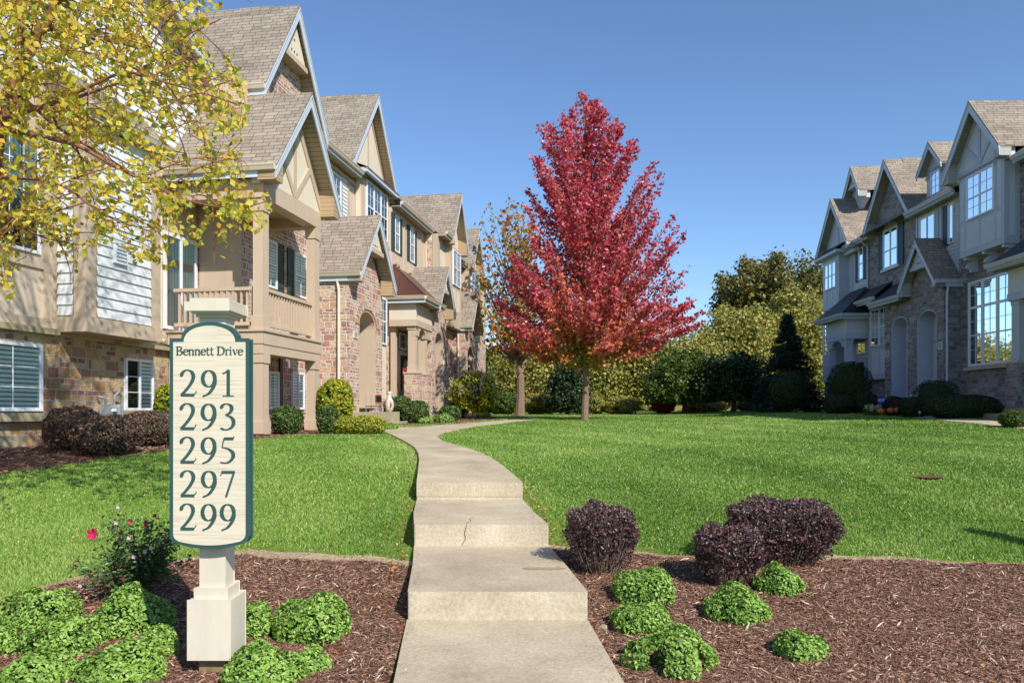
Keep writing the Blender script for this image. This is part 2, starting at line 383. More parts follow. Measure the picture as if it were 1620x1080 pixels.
PATH_PX = [(659, 763), (661, 745), (663, 728), (662, 716), (655, 706), (640, 697), (622, 688), (610, 683.5), (600, 676), (616, 672), (634, 675.5), (669, 674), (706, 671), (760, 667.5), (800, 664), (846, 660), (853, 660.5), (840, 664.5), (779, 671.5), (725, 679), (700, 685), (691, 690), (700, 697), (735, 707), (765, 717), (786, 729), (806, 744), (827, 763)]
PATH = [pgz(x, y, pathz) for x, y in PATH_PX]
BED_H1 = [pg(*p) for p in [(-300, 800), (-60, 758), (0, 750), (100, 738), (180, 725), (270, 713), (400, 696), (460, 690), (530, 688), (596, 684)]] + [lw(21.3, -8.3), lw(21.3, -9.3), lw(18, -10.5), lw(17, -11.5), lw(4, -11.5)]
BED_H2 = [pg(*p) for p in [(612, 671.5), (634, 674.5), (669, 673), (706, 670), (760, 666.5), (790, 663.5)]] + [lw(42, -8.2), lw(42, -9.6), lw(24, -9.6), lw(22.6, -8.3)]
BED_R1 = [rw(s, t) for s, t in [(17, -16.4), (17, -13.6), (24, -13.3), (30, -13.0), (36, -12.7), (41, -12.6), (45, -12.9), (45, -16.4)]]
mx, my = pg(925, 665)
RING = [(mx + .95 * math.cos(a), my + .8 * math.sin(a)) for a in np.linspace(0, 6.28, 24)[:-1]]
pxx, pyy = pg(1470, 757)
PATCH = [(pxx + .20 * math.cos(a) * (1 + .15 * math.sin(3 * a)), pyy + .09 * math.sin(a)) for a in np.linspace(0, 6.28, 20)[:-1]]
def up(d): return lambda x, y: g(x, y) + d
def widen(P, d):
    c = np.mean(P, 0); return [(p[0] + (p[0] - c[0]) / np.hypot(*(p - c)) * d, p[1] + (p[1] - c[1]) / np.hypot(*(p - c)) * d) for p in np.array(P)]
SOIL_L = [(p[0], p[1] + .20 + .04 * math.sin(p[0] * 3 + 1)) for p in WL] + BED_L[len(WL):]; SOIL_R = [(p[0], p[1] + .11 + .05 * math.sin(p[0] * 2.6)) for p in WR] + BED_R[len(WR):]
sheet('soil_edge', SOIL_L, up(.006), M['soil'], cuts=.3); sheet('soil_edge', SOIL_R, up(.006), M['soil'], cuts=.3)
sheet('mulch_bed', BED_L, up(.014), M['mulch'], cuts=.3); sheet('mulch_bed', BED_R, up(.014), M['mulch'], cuts=.3)
sheet('mulch_bed', BED_H1, up(.014), M['mulch']); sheet('mulch_bed', BED_H2, up(.014), M['mulch']); sheet('mulch_bed', BED_R1, up(.014), M['mulch'])
sheet('mulch_ring', RING, up(.03), M['mulch'], cuts=.3); sheet('mulch_patch', PATCH, up(.03), M['mulch'], cuts=.2)
# ---------------------------------------------------------------- path and steps
sheet('path', PATH, pathz, M['concrete'], thick=.16, cuts=.4)
PATHR = [rw(s, t) for s, t in [(17, -12.6), (23, -12.9), (25.5, -13.4), (27.4, -14.1), (28.0, -13.4), (25, -12.4), (22, -11.9), (17, -11.7)]]
PATHR2 = [pg(*p) for p in [(1318, 653.2), (1368, 655.3), (1426, 658.2), (1428, 656.2), (1370, 653.6), (1320, 651.8)]]
sheet('path', PATHR, up(.035), M['concrete'], thick=.1); 
def stepblock(name, Ya, Yb, xa, xb, za, zb, mb, bot=-.35):
    vs = [(xa[0], Ya, za), (xa[1], Ya, za), (xb[1], Yb, zb), (xb[0], Yb, zb)]
    mb.add([(x, y, bot) for x, y, z in vs] + vs, [(4, 5, 6, 7), (3, 2, 1, 0)], 0)
    mb.add([(x, y, bot) for x, y, z in vs] + vs, [(0, 1, 5, 4), (1, 2, 6, 5), (2, 3, 7, 6), (3, 0, 4, 7)], 1)
st = MB(); gap = .012
stepblock('', 2.0, 3.1, (-.50, .74), (-.56, .66), -.02, -.01, st); stepblock('', 3.1 + gap, 5.16, (-.56, .66), (-.715, .514), -.01, .037, st)
stepblock('', 5.14, 6.02, (-.707, .514), (-.79, .43), .228, .23, st); stepblock('', 6.02 + gap, 6.89, (-.79, .43), (-.89, .332), .23, .231, st)
stepblock('', 6.87, 7.7, (-.887, .332), (-1.0, .22), .424, .43, st); stepblock('', 7.7 + gap, 8.73, (-1.0, .22), (-1.096, .125), .43, .434, st)
stepblock('', 8.71, 8.9, (-1.096, .123), (-1.12, .09), .629, .632, st)
so = st.build('path_steps', [M['concrete'], M['concrete_side']], bevel=.012); tag(so, kind='structure')
# the crack down the middle riser
ck = MB(); cp = [(-.36, 7.35, .4275 + .0015), (-.40, 7.2, .429), (-.38, 7.05, .428), (-.415, 6.95, .4275), (-.41, 6.864, .42), (-.43, 6.864, .35), (-.42, 6.864, .30), (-.45, 6.864, .24)]
for i in range(len(cp) - 1):
    a, b = cp[i], cp[i + 1]; w = .0022
    ck.add([(a[0] - w, a[1], a[2]), (a[0] + w, a[1], a[2]), (b[0] + w, b[1], b[2]), (b[0] - w, b[1], b[2])], [(0, 1, 2, 3)])
tag(ck.build('step_crack', M['black']), kind='structure')
dm = MB(); dm.add([(.25 + .17 * math.cos(a) * (1 + .1 * math.sin(3 * a)), 5.88 + .06 * math.sin(a) * (1 + .2 * math.cos(2 * a)), .2318) for a in np.linspace(0, 6.28, 22)[:-1]], [tuple(range(21))])
M['damp'] = concrete('damp_concrete', '8d7d62', '9a896c', 'a59478'); tag(dm.build('damp_patch', M['damp']), kind='structure')
# ---------------------------------------------------------------- grass
STEPS_POLY = [(-.5, 1.9), (.74, 1.9), (.5, 5.2), (.12, 8.9), (-1.12, 8.9), (-.72, 5.2)]
def expand(P, d):
    P = np.array(P); out = []
    A = sum(P[i][0] * P[(i + 1) % len(P)][1] - P[(i + 1) % len(P)][0] * P[i][1] for i in range(len(P)))
    for i in range(len(P)):
        e = P[(i + 1) % len(P)] - P[i - 1]; n = np.array([e[1], -e[0]]) / (np.hypot(*e) + 1e-9) * (1 if A > 0 else -1); out.append(tuple(P[i] + n * d))
    return out
EXC = [SOIL_L, SOIL_R, expand(PATH, .03), BED_H1, BED_H2, BED_R1, RING, PATCH, PATHR, expand(STEPS_POLY, .03)]
def grass(N, y0, y1):
    Y = np.exp(RNG.uniform(math.log(y0), math.log(y1), N)); X = RNG.uniform(-.98, .98, N) * Y
    X += RNG.normal(size=N) * .0
    k = np.ones(N, bool)
    Xj = X + RNG.normal(size=N) * .045 + .05 * np.sin(Y * 9 + X * 5); Yj = Y + RNG.normal(size=N) * .05 + .09 * np.sin(X * 4.3 + np.sin(X * 2.1)) + .05 * np.sin(X * 13 + 1) - .05
    for P in EXC: k &= ~inpoly(Xj, Yj, P)
    k &= ~inpoly(X, Y, expand(PATH, .0)) & ~inpoly(X, Y, STEPS_POLY)
    # left wall and right wall limits
    k &= (LN[0] * X + LN[1] * Y > -10.8) & (RN[0] * X + RN[1] * Y > -16)
    # worn patches beside the steps
    worn = (np.abs(X + 1.0 + .0 * Y) < .16) & (Y < 8.9) & (Y > 6.4) | ((X > .15) & (X < .5) & (Y > 6.2) & (Y < 9) & (np.abs(X - (.34 - (Y - 6.9) * .11) - .12) < .12))
    k &= ~((np.sin(X * 2.3 + 5) * np.cos(Y * 1.7 + X) > .93) & (RNG.random(N) < .5) & (Y < 12))
    k &= ~(worn & (RNG.random(N) < .8))
    X, Y = X[k], Y[k]; n = len(X); Z = gz(X, Y)
    w = .00095 * Y * RNG.uniform(.6, 1.2, n) + .0015; big = np.clip(Y / 14, .8, 1.5)
    patch = np.sin(X * 1.9 + np.sin(Y * 1.3) * 2) * np.sin(Y * 1.1 + np.sin(X * .9) * 1.5) + .4 * np.sin(X * 5.1 + Y * 2.3)
    h = (.034 + .010 * patch * .5) * big * RNG.uniform(.55, 1.3, n)
    th = RNG.uniform(0, 2 * math.pi, n); ln = RNG.uniform(0, 1.1, n) * h; ph = RNG.uniform(0, 2 * math.pi, n)
    V = np.empty((n, 3, 3)); V[:, 0] = np.stack([X - np.cos(th) * w, Y - np.sin(th) * w, Z - .005], 1)
    V[:, 1] = np.stack([X + np.cos(th) * w, Y + np.sin(th) * w, Z - .005], 1)
    V[:, 2] = np.stack([X + np.cos(ph) * ln, Y + np.sin(ph) * ln, Z + h], 1)
    tint = np.clip(.45 + .10 * patch + RNG.normal(size=n) * .16 + .10 * np.sin(X * .45 - Y * .33) + .07 * np.sin((X * .92 + Y * .38) * 2.4) + .06 * np.sin(X * .9 + 2) * np.sin(Y * .7), 0, 1)
    dry = RNG.random(n) < .05; tint[dry] = RNG.uniform(.85, 1, dry.sum())
    return V.reshape(-1, 3), np.arange(3 * n).reshape(-1, 3), tint
M['grass'] = foliage('lawn_grass', ['446522', '648932', '80a343', '9cb458', 'cfc890'], .55, .3)
V, F, T = grass(1450000, 5.0, 55)
tag(fast('grass', V, F, M['grass'], None, T), 'mown green grass blades of the lawn between the houses', 'grass', kind='stuff')
# ---------------------------------------------------------------- shredded bark on the beds
M['chips'] = foliage('mulch_chips', ['54392d', '704c3b', '8b6450', 'a07a62', 'b8957b', 'ceb49c', 'dccab6'], .9, 0.)
def chips(name, P, N, L, label):
    N = int(N * 1.35); P = np.array(P); x0, y0 = P.min(0); x1, y1 = P.max(0); y0 = max(y0, 3.2)
    X = RNG.uniform(x0, x1, N); Y = RNG.uniform(y0, y1, N); k = inpoly(X, Y, P) & (np.abs(X) < 1.0 * Y) & ~inpoly(X, Y, STEPS_POLY) & ~inpoly(X, Y, PATH)
    X, Y = X[k], Y[k]; n = len(X); Z = gz(X, Y) + .016 + RNG.random(n) * .012
    th = RNG.normal(size=n) * 1.0 + .3; tl = RNG.normal(size=n) * .28; l = L * RNG.lognormal(0, .45, n) * .5; w = l * RNG.uniform(.08, .2, n)
    D = np.stack([np.cos(th), np.sin(th), tl], 1) * l[:, None]; W = np.stack([-np.sin(th), np.cos(th), RNG.normal(size=n) * .4], 1) * w[:, None]
    C = np.stack([X, Y, Z], 1); V = np.stack([C - D - W * .4, C - D * .2 - W, C + D + W * .2, C + D * .2 + W], 1).reshape(-1, 3)
    T = np.clip(RNG.beta(1.6, 3.0, n) + (RNG.random(n) < .05) * .5, 0, 1)
    tag(fast(name, V, np.arange(4 * n).reshape(-1, 4), M['chips'], None, T), label, 'mulch', kind='stuff')
chips('bark_mulch', BED_L, 190000, .028, 'shredded brown bark mulch of the bed around the address sign')
chips('bark_mulch', BED_R, 330000, .028, 'shredded brown bark mulch of the bed right of the steps')
chips('bark_mulch', BED_H1, 45000, .06, 'reddish bark mulch along the left house wall')
chips('bark_mulch', BED_H2, 9000, .09, 'bark mulch beside the curving far path')
n = 260; Y = RNG.uniform(4.0, 8.6, n); sd = RNG.random(n) < .5; el = -.60 - (Y - 4) * .107; er = .62 - (Y - 4) * .107
X = np.where(sd, el + np.abs(RNG.normal(size=n)) * .05 + .02, er - np.abs(RNG.normal(size=n)) * .05 - .02); Zs = np.where(Y < 5.12, .045, np.where(Y < 6.86, .237, .44)); kk = np.abs(Y - 5.14) > .06; kk &= np.abs(Y - 6.87) > .06
X, Y, Zs = X[kk], Y[kk], Zs[kk]; n = len(X); Vv, Ff = leaf_geo(np.stack([X, Y, Zs], 1), RNG.normal(size=(n, 3)) * .15 + [0, 0, 1], RNG.uniform(.008, .028, n), .25, .05)
tag(fast('bark_mulch', Vv, Ff, M['chips'], None, np.repeat(RNG.random(n), 2)), 'bark crumbs spilled along the edges of the steps', 'mulch', kind='stuff')
# fallen leaves
M['fallen'] = foliage('fallen_leaves', ['7a3a1c', 'a8562a', 'c07a3a', 'cf9a4c', 'c9a878', 'b9683a'], .7, .2)
N = 1500; Y = np.exp(RNG.uniform(math.log(3.6), math.log(32), N)); X = RNG.uniform(-.7, .7, N) * Y
k = ~inpoly(X, Y, STEPS_POLY) & ~inpoly(X, Y, PATH) & (LN[0] * X + LN[1] * Y > -10.6) & (RN[0] * X + RN[1] * Y > -13); X, Y = X[k], Y[k]
wgt = RNG.random(len(X)) < np.where(X < 0, .55, .2) * np.where(Y < 6, .8, 1); X, Y = X[wgt], Y[wgt]
ex = 150; Ye = RNG.uniform(6.3, 9.6, ex); Xe = .45 - (Ye - 6.3) * .12 + np.abs(RNG.normal(size=ex)) * .09; X = np.r_[X, Xe]; Y = np.r_[Y, Ye]
Ye = RNG.uniform(5.8, 9.3, 90); Xe = -.86 - (Ye - 5.8) * .1 - np.abs(RNG.normal(size=90)) * .07; X = np.r_[X, Xe]; Y = np.r_[Y, Ye]
n = len(X); Nn = RNG.normal(size=(n, 3)) * .35 + [0, 0, 1]
Vv, Ff = leaf_geo(np.stack([X, Y, gz(X, Y) + np.where(np.arange(n) < wgt.sum(), .045, .04)], 1), Nn, RNG.uniform(.02, .05, n) * np.clip(Y / 10, .8, 1.6), .7, .2)
tag(fast('fallen_leaves', Vv, Ff, M['fallen'], None, np.repeat(RNG.random(n), 2)), 'scattered orange and tan fallen leaves on lawn and beds', 'leaf litter', kind='stuff')
# pebbles along the bed
def rock(px, py, r, label):
    x, y = pg(px, py); bm = bmesh.new(); bmesh.ops.create_icosphere(bm, subdivisions=2, radius=r)
    for v in bm.verts: v.co = Vector((v.co.x * 1.2, v.co.y, v.co.z * .75)) * (1 + random.uniform(-.14, .14))
    me = bpy.data.meshes.new('rock'); bm.to_mesh(me); bm.free(); me.materials.append(M['foundation'])
    o = bpy.data.objects.new('rock', me); COL.objects.link(o); o.location = (x, y, g(x, y) + r * .45); o.rotation_euler[2] = random.random() * 6; tag(o, label, 'rock', 'pale stones lying in the beds')
rock(955, 997, .033, 'pale stone lying against the path right of the lowest slab')
rock(966, 1010, .018, 'small pale stone just beside the larger stone right of the path')
rock(611, 970, .014, 'tiny white stone in the mulch left of the lowest riser')
rock(1100, 965, .014, 'small pale stone between two green mounds right of the path')
rock(438, 1032, .02, 'pale stone in the mulch right of the sign post foot')
rock(380, 1052, .016, 'small pale stone right beside the wooden foot of the sign post')
# ---------------------------------------------------------------- lettering cut from strokes
def spline(pts, n=8, closed=False):
    P = [np.array(p, float) for p in pts]; out = []; m = len(P)
    rng = range(m) if closed else range(m - 1)
    for i in rng:
        p0 = P[(i - 1) % m] if closed or i > 0 else 2 * P[0] - P[1]; p1 = P[i]; p2 = P[(i + 1) % m]
        p3 = P[(i + 2) % m] if closed or i + 2 < m else 2 * P[-1] - P[-2]
        for k in range(n):
            t = k / n; out.append(.5 * ((2 * p1) + (-p0 + p2) * t + (2 * p0 - 5 * p1 + 4 * p2 - p3) * t * t + (-p0 + 3 * p1 - 3 * p2 + p3) * t ** 3))
    out.append(P[0] if closed else P[-1]); return out
def arc(cx, cy, rx, ry, a0, a1, n=14): return [(cx + rx * math.cos(math.radians(a)), cy + ry * math.sin(math.radians(a))) for a in np.linspace(a0, a1, n)]
TK, TN = .125, .035
def glyph(ch):
    """list of (points, closed, mode) strokes in units of the cap height; returns strokes, advance"""
    V = 'v'; st = []
    def L(a, b, w): st.append(([a, b], w))
    def C(pts, w=None, cl=False): st.append((spline(pts, 8, cl), w))
    if ch == '1': L((.30, .0), (.30, .99), .11); L((.10, .015), (.50, .015), .03); C([(.10, .86), (.2, .90), (.29, .99)], .04); adv = .66
    elif ch == '2': C([(.03, .74), (.08, .89), (.22, .985), (.38, .94), (.46, .79), (.44, .62), (.34, .42), (.2, .23), (.04, .05)]); L((.02, .05), (.50, .05), .10); C([(.48, .05), (.54, .12), (.57, .2)], .03); adv = .72
    elif ch == '9': C(arc(.29, .665, .215, .30, 0, 345, 16), None, True); C([(.51, .66), (.5, .48), (.42, .28), (.28, .10), (.08, .0)]); adv = .68
    elif ch == '3': C([(.05, .80), (.12, .93), (.25, .98), (.39, .92), (.43, .79), (.37, .65), (.22, .55)]); C([(.22, .55), (.38, .50), (.49, .36), (.48, .17), (.35, .04), (.18, .01), (.04, .07)]); adv = .68
    elif ch == '5': L((.17, .93), (.49, .93), .10); L((.16, .95), (.09, .60), .035); C([(.09, .60), (.28, .56), (.44, .45), (.49, .28), (.41, .12), (.24, .02), (.03, .04)]); C([(.49, .93), (.52, 1.02)], .03); adv = .68
    elif ch == '7': L((.06, .93), (.53, .93), .10); C([(.07, .93), (.05, .86), (.02, .79)], .03); L((.51, .95), (.22, .0), .07); adv = .66
    elif ch == 'B': L((.16, .0), (.16, 1), .12); L((.02, .985), (.34, .985), .03); L((.02, .015), (.36, .015), .03); C([(.3, .985), (.5, .93), (.53, .76), (.46, .58), (.3, .53), (.18, .53)]); C([(.3, .53), (.53, .46), (.60, .27), (.52, .07), (.34, .015)]); adv = .70
    elif ch == 'D': L((.16, .0), (.16, 1), .12); L((.02, .985), (.34, .985), .03); L((.02, .015), (.34, .015), .03); C([(.3, .985), (.55, .92), (.68, .72), (.70, .5), (.66, .26), (.53, .08), (.3, .015)]); adv = .80
    elif ch == 'e': C([(.08, .40), (.44, .40), (.42, .56), (.28, .67), (.13, .58), (.06, .36), (.12, .12), (.28, .01), (.46, .13)]); adv = .50
    elif ch == 'n': L((.12, .0), (.12, .66), .10); L((.02, .015), (.22, .015), .03); L((.01, .60), (.13, .65), .03); C([(.14, .5), (.24, .63), (.36, .65), (.44, .56), (.45, .4)]); L((.45, .45), (.45, .0), .10); L((.35, .015), (.55, .015), .03); adv = .58
    elif ch == 't': C([(.15, .88), (.15, .5), (.16, .12), (.25, .01), (.36, .07)], .085); L((.03, .64), (.34, .64), .035); adv = .37
    elif ch == 'r': L((.12, .0), (.12, .66), .10); L((.02, .015), (.24, .015), .03); L((.01, .60), (.13, .65), .03); C([(.14, .48), (.22, .6), (.31, .66), (.38, .60)], .06); adv = .40
    elif ch == 'i': L((.12, .0), (.12, .66), .10); L((.02, .015), (.23, .015), .03); L((.01, .60), (.13, .65), .03); L((.12, .84), (.12, .95), .11); adv = .30
    elif ch == 'v': L((.08, .65), (.26, .02), .10); L((.26, .02), (.44, .65), .04); L((.0, .65), (.19, .65), .03); L((.35, .65), (.52, .65), .03); adv = .50
    elif ch in '0468ADT':
        if ch == '4': L((.38, 0), (.38, 1), .11); L((.38, 1), (.03, .32), .05); L((.03, .30), (.55, .30), .07); adv = .68
        elif ch == '0': C(arc(.28, .5, .2, .47, 0, 345, 16), None, True); adv = .68
        elif ch == '8': C(arc(.28, .74, .18, .23, 0, 345, 14), None, True); C(arc(.28, .27, .21, .25, 0, 345, 14), None, True); adv = .68
        elif ch == 'A': L((.02, 0), (.32, 1), .12); L((.32, 1), (.62, 0), .12); L((.14, .33), (.5, .33), .1); adv = .72
        elif ch == 'T': L((.3, 0), (.3, 1), .13); L((.02, .95), (.6, .95), .12); adv = .64
        else: C(arc(.28, .3, .2, .27, 0, 345, 14), None, True); adv = .68
    else: adv = .3
    return st, adv
def lettering(name, text, x, z, h, y, parent, mat, sx=1., depth=.004, center=True, P=None, k=1.):
    """raised letters facing -Y; x,z = centre of baseline"""
    tot = sum(glyph(c)[1] if c != ' ' else .28 for c in text) * h * sx
    cx = x - tot / 2 if center else x; mb = MB(P)
    for c in text:
        if c == ' ': cx += .28 * h * sx; continue
        st, adv = glyph(c)
        for j, (pts, w) in enumerate(st):
            pts = [np.array(p) for p in pts]; n = len(pts); A = []; B = []
            for i, p in enumerate(pts):
                d = pts[min(i + 1, n - 1)] - pts[max(i - 1, 0)]; d = d / (np.hypot(*d) + 1e-9)
                if np.allclose(pts[0], pts[-1]) and i in (0, n - 1): d = pts[1] - pts[-2]; d = d / (np.hypot(*d) + 1e-9)
                ww = w if w else TN + (TK - TN) * min(1, abs(d[1]) ** 1.6 * 1.05)
                if w is None and not np.allclose(pts[0], pts[-1]) and i < 3: ww *= .5 + .17 * i
                ww *= k; nn = np.array([-d[1], d[0]]) * ww / 2; A.append(p + nn); B.append(p - nn)
            e = depth + .0002 * j
            vs = [(cx + q[0] * h * sx, y - e, z + q[1] * h) for q in A] + [(cx + q[0] * h * sx, y - e, z + q[1] * h) for q in B]
            mb.add(vs, [(i, i + 1, n + i + 1, n + i) for i in range(n - 1)])
            vs2 = [(a, y, c2) for a, b_, c2 in vs]
            mb.add(vs + vs2, [(i, i + 1, 2 * n + i + 1, 2 * n + i) for i in range(n - 1)] + [(n + i, n + i + 1, 3 * n + i + 1, 3 * n + i) for i in range(n - 1)])
        cx += adv * h * sx
    return mb.build(name, mat, parent)
# ---------------------------------------------------------------- the address sign
sx, sy = -1.694, 4.36; sz = g(sx, sy)
sg = empty('address_sign', (sx, sy, sz), 0, 'cream address post sign with green edged board reading Bennett Drive and five house numbers', 'sign')
def B(x0, x1, y0, y1, z0, z1, mb): mb.box(x0, x1, y0, y1, z0, z1)
m = MB(); B(-.078, .075, -.065, .08, -.12, .115, m); m.build('wooden_foot', paint('weathered_wood', hexc('8a7554'), .9, .4, 14, .8), sg)
zz = lambda py, Y=4.24: 1.45 + (650 - py) / FPX * Y - sz
m = MB(); B(-.12, .12, -.12, .12, zz(1043.5), zz(949), m); B(-.093, .093, -.093, .093, zz(949), zz(931.5), m); m.build('post_base', M['signpost'], sg, bevel=.003)
m = MB(); B(-.07, .07, -.07, .07, zz(931.5), zz(498), m); m.build('post', M['signpost'], sg, bevel=.004)
m = MB(); B(-.085, .085, -.085, .085, zz(500), zz(495), m); B(-.10, .10, -.11, .13, zz(495), zz(491), m); B(-.13, .115, -.13, .17, zz(491), zz(478), m); B(-.10, .112, -.128, .165, zz(478), zz(472.5), m)
m.build('post_cap', M['signpost'], sg, bevel=.003)
bw = .2165; zs = zz(536.5, 4.22); zt = zz(510.5, 4.22); zb = zz(846, 4.22); zlow = zz(866.5, 4.22); cx0 = .010
def board(inset, y0, y1):
    w = bw - inset; ra = .152 - inset * .6; top = []
    n = 22; za = zs - inset; zc = zt - inset
    pts = [(-w, za), (-w, zb + inset * .4)]
    # rounded foot: quarter turns into a shallow arc
    pts += [(-w + (1 - math.cos(a)) * .05, zb + inset * .4 - math.sin(a) * (zb - zlow) * .62) for a in np.linspace(.15, 1.35, 6)]
    xa, zq = pts[-1]
    for t in np.linspace(.06, .94, 14): x = xa + (-2 * xa) * t; pts.append((x, zq - (zq - (zlow + inset)) * (1 - ((x / xa) ** 2))))
    pts += [(-p[0], p[1]) for p in pts[7:1:-1]] + [(w, zb + inset * .4), (w, za)]
    pts += [(ra, za)] + [(ra * math.cos(a), za + (zc - za) * math.sin(a) ** .9) for a in np.linspace(.12, math.pi - .12, n)] + [(-ra, za)]
    return MB().prism([(x + cx0, z) for x, z in pts], 't', y0, y1)
bd = board(0, -.137, -.075).build('board', M['teal'], sg, bevel=.006)
board(.0155, -.1405, -.136).build('panel', M['signwood'], bd)
z0 = lambda py: zz(py, 4.219)
def lx(px_): return (px_ - 810) / FPX * 4.219 - sx
lettering('lettering', 'Bennett Drive', lx(331.5), z0(561.5), .0485, -.1405, bd, M['teal'], sx=1.21, k=1.05)
for py, tx in ((626.5, '291'), (679.5, '293'), (732.5, '295'), (785.5, '297'), (838, '299')):
    lettering('house_number', tx, lx(331.5), z0(py), .148, -.1405, bd, M['teal'], sx=1.06, k=1.)
# ---------------------------------------------------------------- plants
M['mint'] = foliage('mint_green_leaf', ['567434', '72963e', '8cb04c', 'a2c25c', 'b6cc7a'], .5, .3)
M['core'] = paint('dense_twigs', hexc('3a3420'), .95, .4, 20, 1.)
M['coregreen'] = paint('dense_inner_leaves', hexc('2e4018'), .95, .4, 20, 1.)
M['barberry'] = foliage('purple_barberry_leaf', ['2a2124', '3a2b2c', '4e3838', '62443f', '564e50', '84464a', '8c8484'], .35, .2)
M['barb_red'] = foliage('barberry_burgundy_leaf', ['3c342c', '58463c', '705448', '666448', '866254', '9c7c66'], .5, .25)
M['boxwood'] = foliage('boxwood_leaf', ['24391a', '324a20', '45602a', '5c7434', '7a8440'], .45, .2)
M['yewdark'] = foliage('dark_yew_leaf', ['16240f', '20331a', '2c4220', '3c5228'], .5, .15)
M['gold'] = foliage('golden_privet_leaf', ['5c6c1e', '85902a', 'a8a636', 'c2b844', '98a040'], .5, .3)
M['yellowbush'] = foliage('yellow_green_leaf', ['4a6a1c', '7a8c22', 'a8a428', 'c8bc2c', '5c7c24'], .5, .35)
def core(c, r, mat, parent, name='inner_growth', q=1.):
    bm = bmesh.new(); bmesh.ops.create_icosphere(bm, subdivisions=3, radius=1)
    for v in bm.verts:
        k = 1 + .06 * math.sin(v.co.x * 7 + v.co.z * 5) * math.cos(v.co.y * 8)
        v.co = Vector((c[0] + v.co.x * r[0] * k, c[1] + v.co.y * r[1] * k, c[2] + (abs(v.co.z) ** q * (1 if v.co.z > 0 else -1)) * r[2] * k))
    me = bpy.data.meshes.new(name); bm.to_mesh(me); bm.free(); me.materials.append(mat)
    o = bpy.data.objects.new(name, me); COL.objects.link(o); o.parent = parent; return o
def shell(n, r, zc, q=2.4, zmin=0., thick=.16, bump=.08, seed=0):
    """points on a lumpy superellipsoid; returns positions and outward normals"""
    d = unit(RNG.normal(size=(int(n * 2.2), 3))); d = d[d[:, 2] > -.95]
    p = (np.abs(d) ** q).sum(1) ** (-1 / q); P = d * p[:, None]
    l = 1 + bump * (np.sin(d[:, 0] * 6 + seed) * np.cos(d[:, 1] * 5 + seed * 2) + .6 * np.sin(d[:, 2] * 9 + seed * 3 + d[:, 0] * 7))
    P = P * l[:, None] * (1 - thick * RNG.random(len(P)) ** 1.6)[:, None] * np.array(r) + [0, 0, zc]
    k = P[:, 2] > zmin; P = P[k][:n]; N = d[k][:n] / np.array(r); return P, unit(N)
def bush(name, label, cat, px, py, w, h, mat, n, ls, group=None, depth=None, q=2.6, zc=.5, cmat=None, stems=0, jitter=.55, bump=.06, aspect=.6, thick=.16, xy=None, seed=None):
    x, y = xy if xy else pg(px, py); Yd = y + (depth or w) * .3; r = (w / 2, (depth or w) / 2, h * (1 - zc) if zc > .5 else h * .5)
    ro = empty(name, (x, y + (depth or w) * .35, g(x, y)), 0, label, cat, group); c = h * zc; rz = h - c
    sd = random.random() * 9 if seed is None else seed
    P, N = shell(n, (r[0], r[1], rz), c, q, .03, thick, bump, sd)
    low = P[:, 2] < c - rz * .98; P = P[~low]; N = N[~low]
    Nn = unit(N + RNG.normal(size=N.shape) * jitter)
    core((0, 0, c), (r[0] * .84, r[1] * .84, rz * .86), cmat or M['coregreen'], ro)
    leaves('foliage', P, Nn, ls * RNG.uniform(.65, 1.25, len(P)), mat, ro, RNG.random(len(P)), aspect)
    if stems:
        mb = MB()
        for _ in range(stems):
            a = random.random() * 6.28; R = random.uniform(.25, .85); bx, by = r[0] * .35 * math.cos(a), r[1] * .35 * math.sin(a)
            mb.tube([(bx, by, -.03), (r[0] * R * math.cos(a) * .8, r[1] * R * math.sin(a) * .8, h * .3), (r[0] * R * math.cos(a + .2) * 1.02, r[1] * R * math.sin(a + .2) * 1.02, h * random.uniform(.5, .75))], [.006, .004, .002], 4)
        mb.build('stems', M['bark'], ro)
    return ro
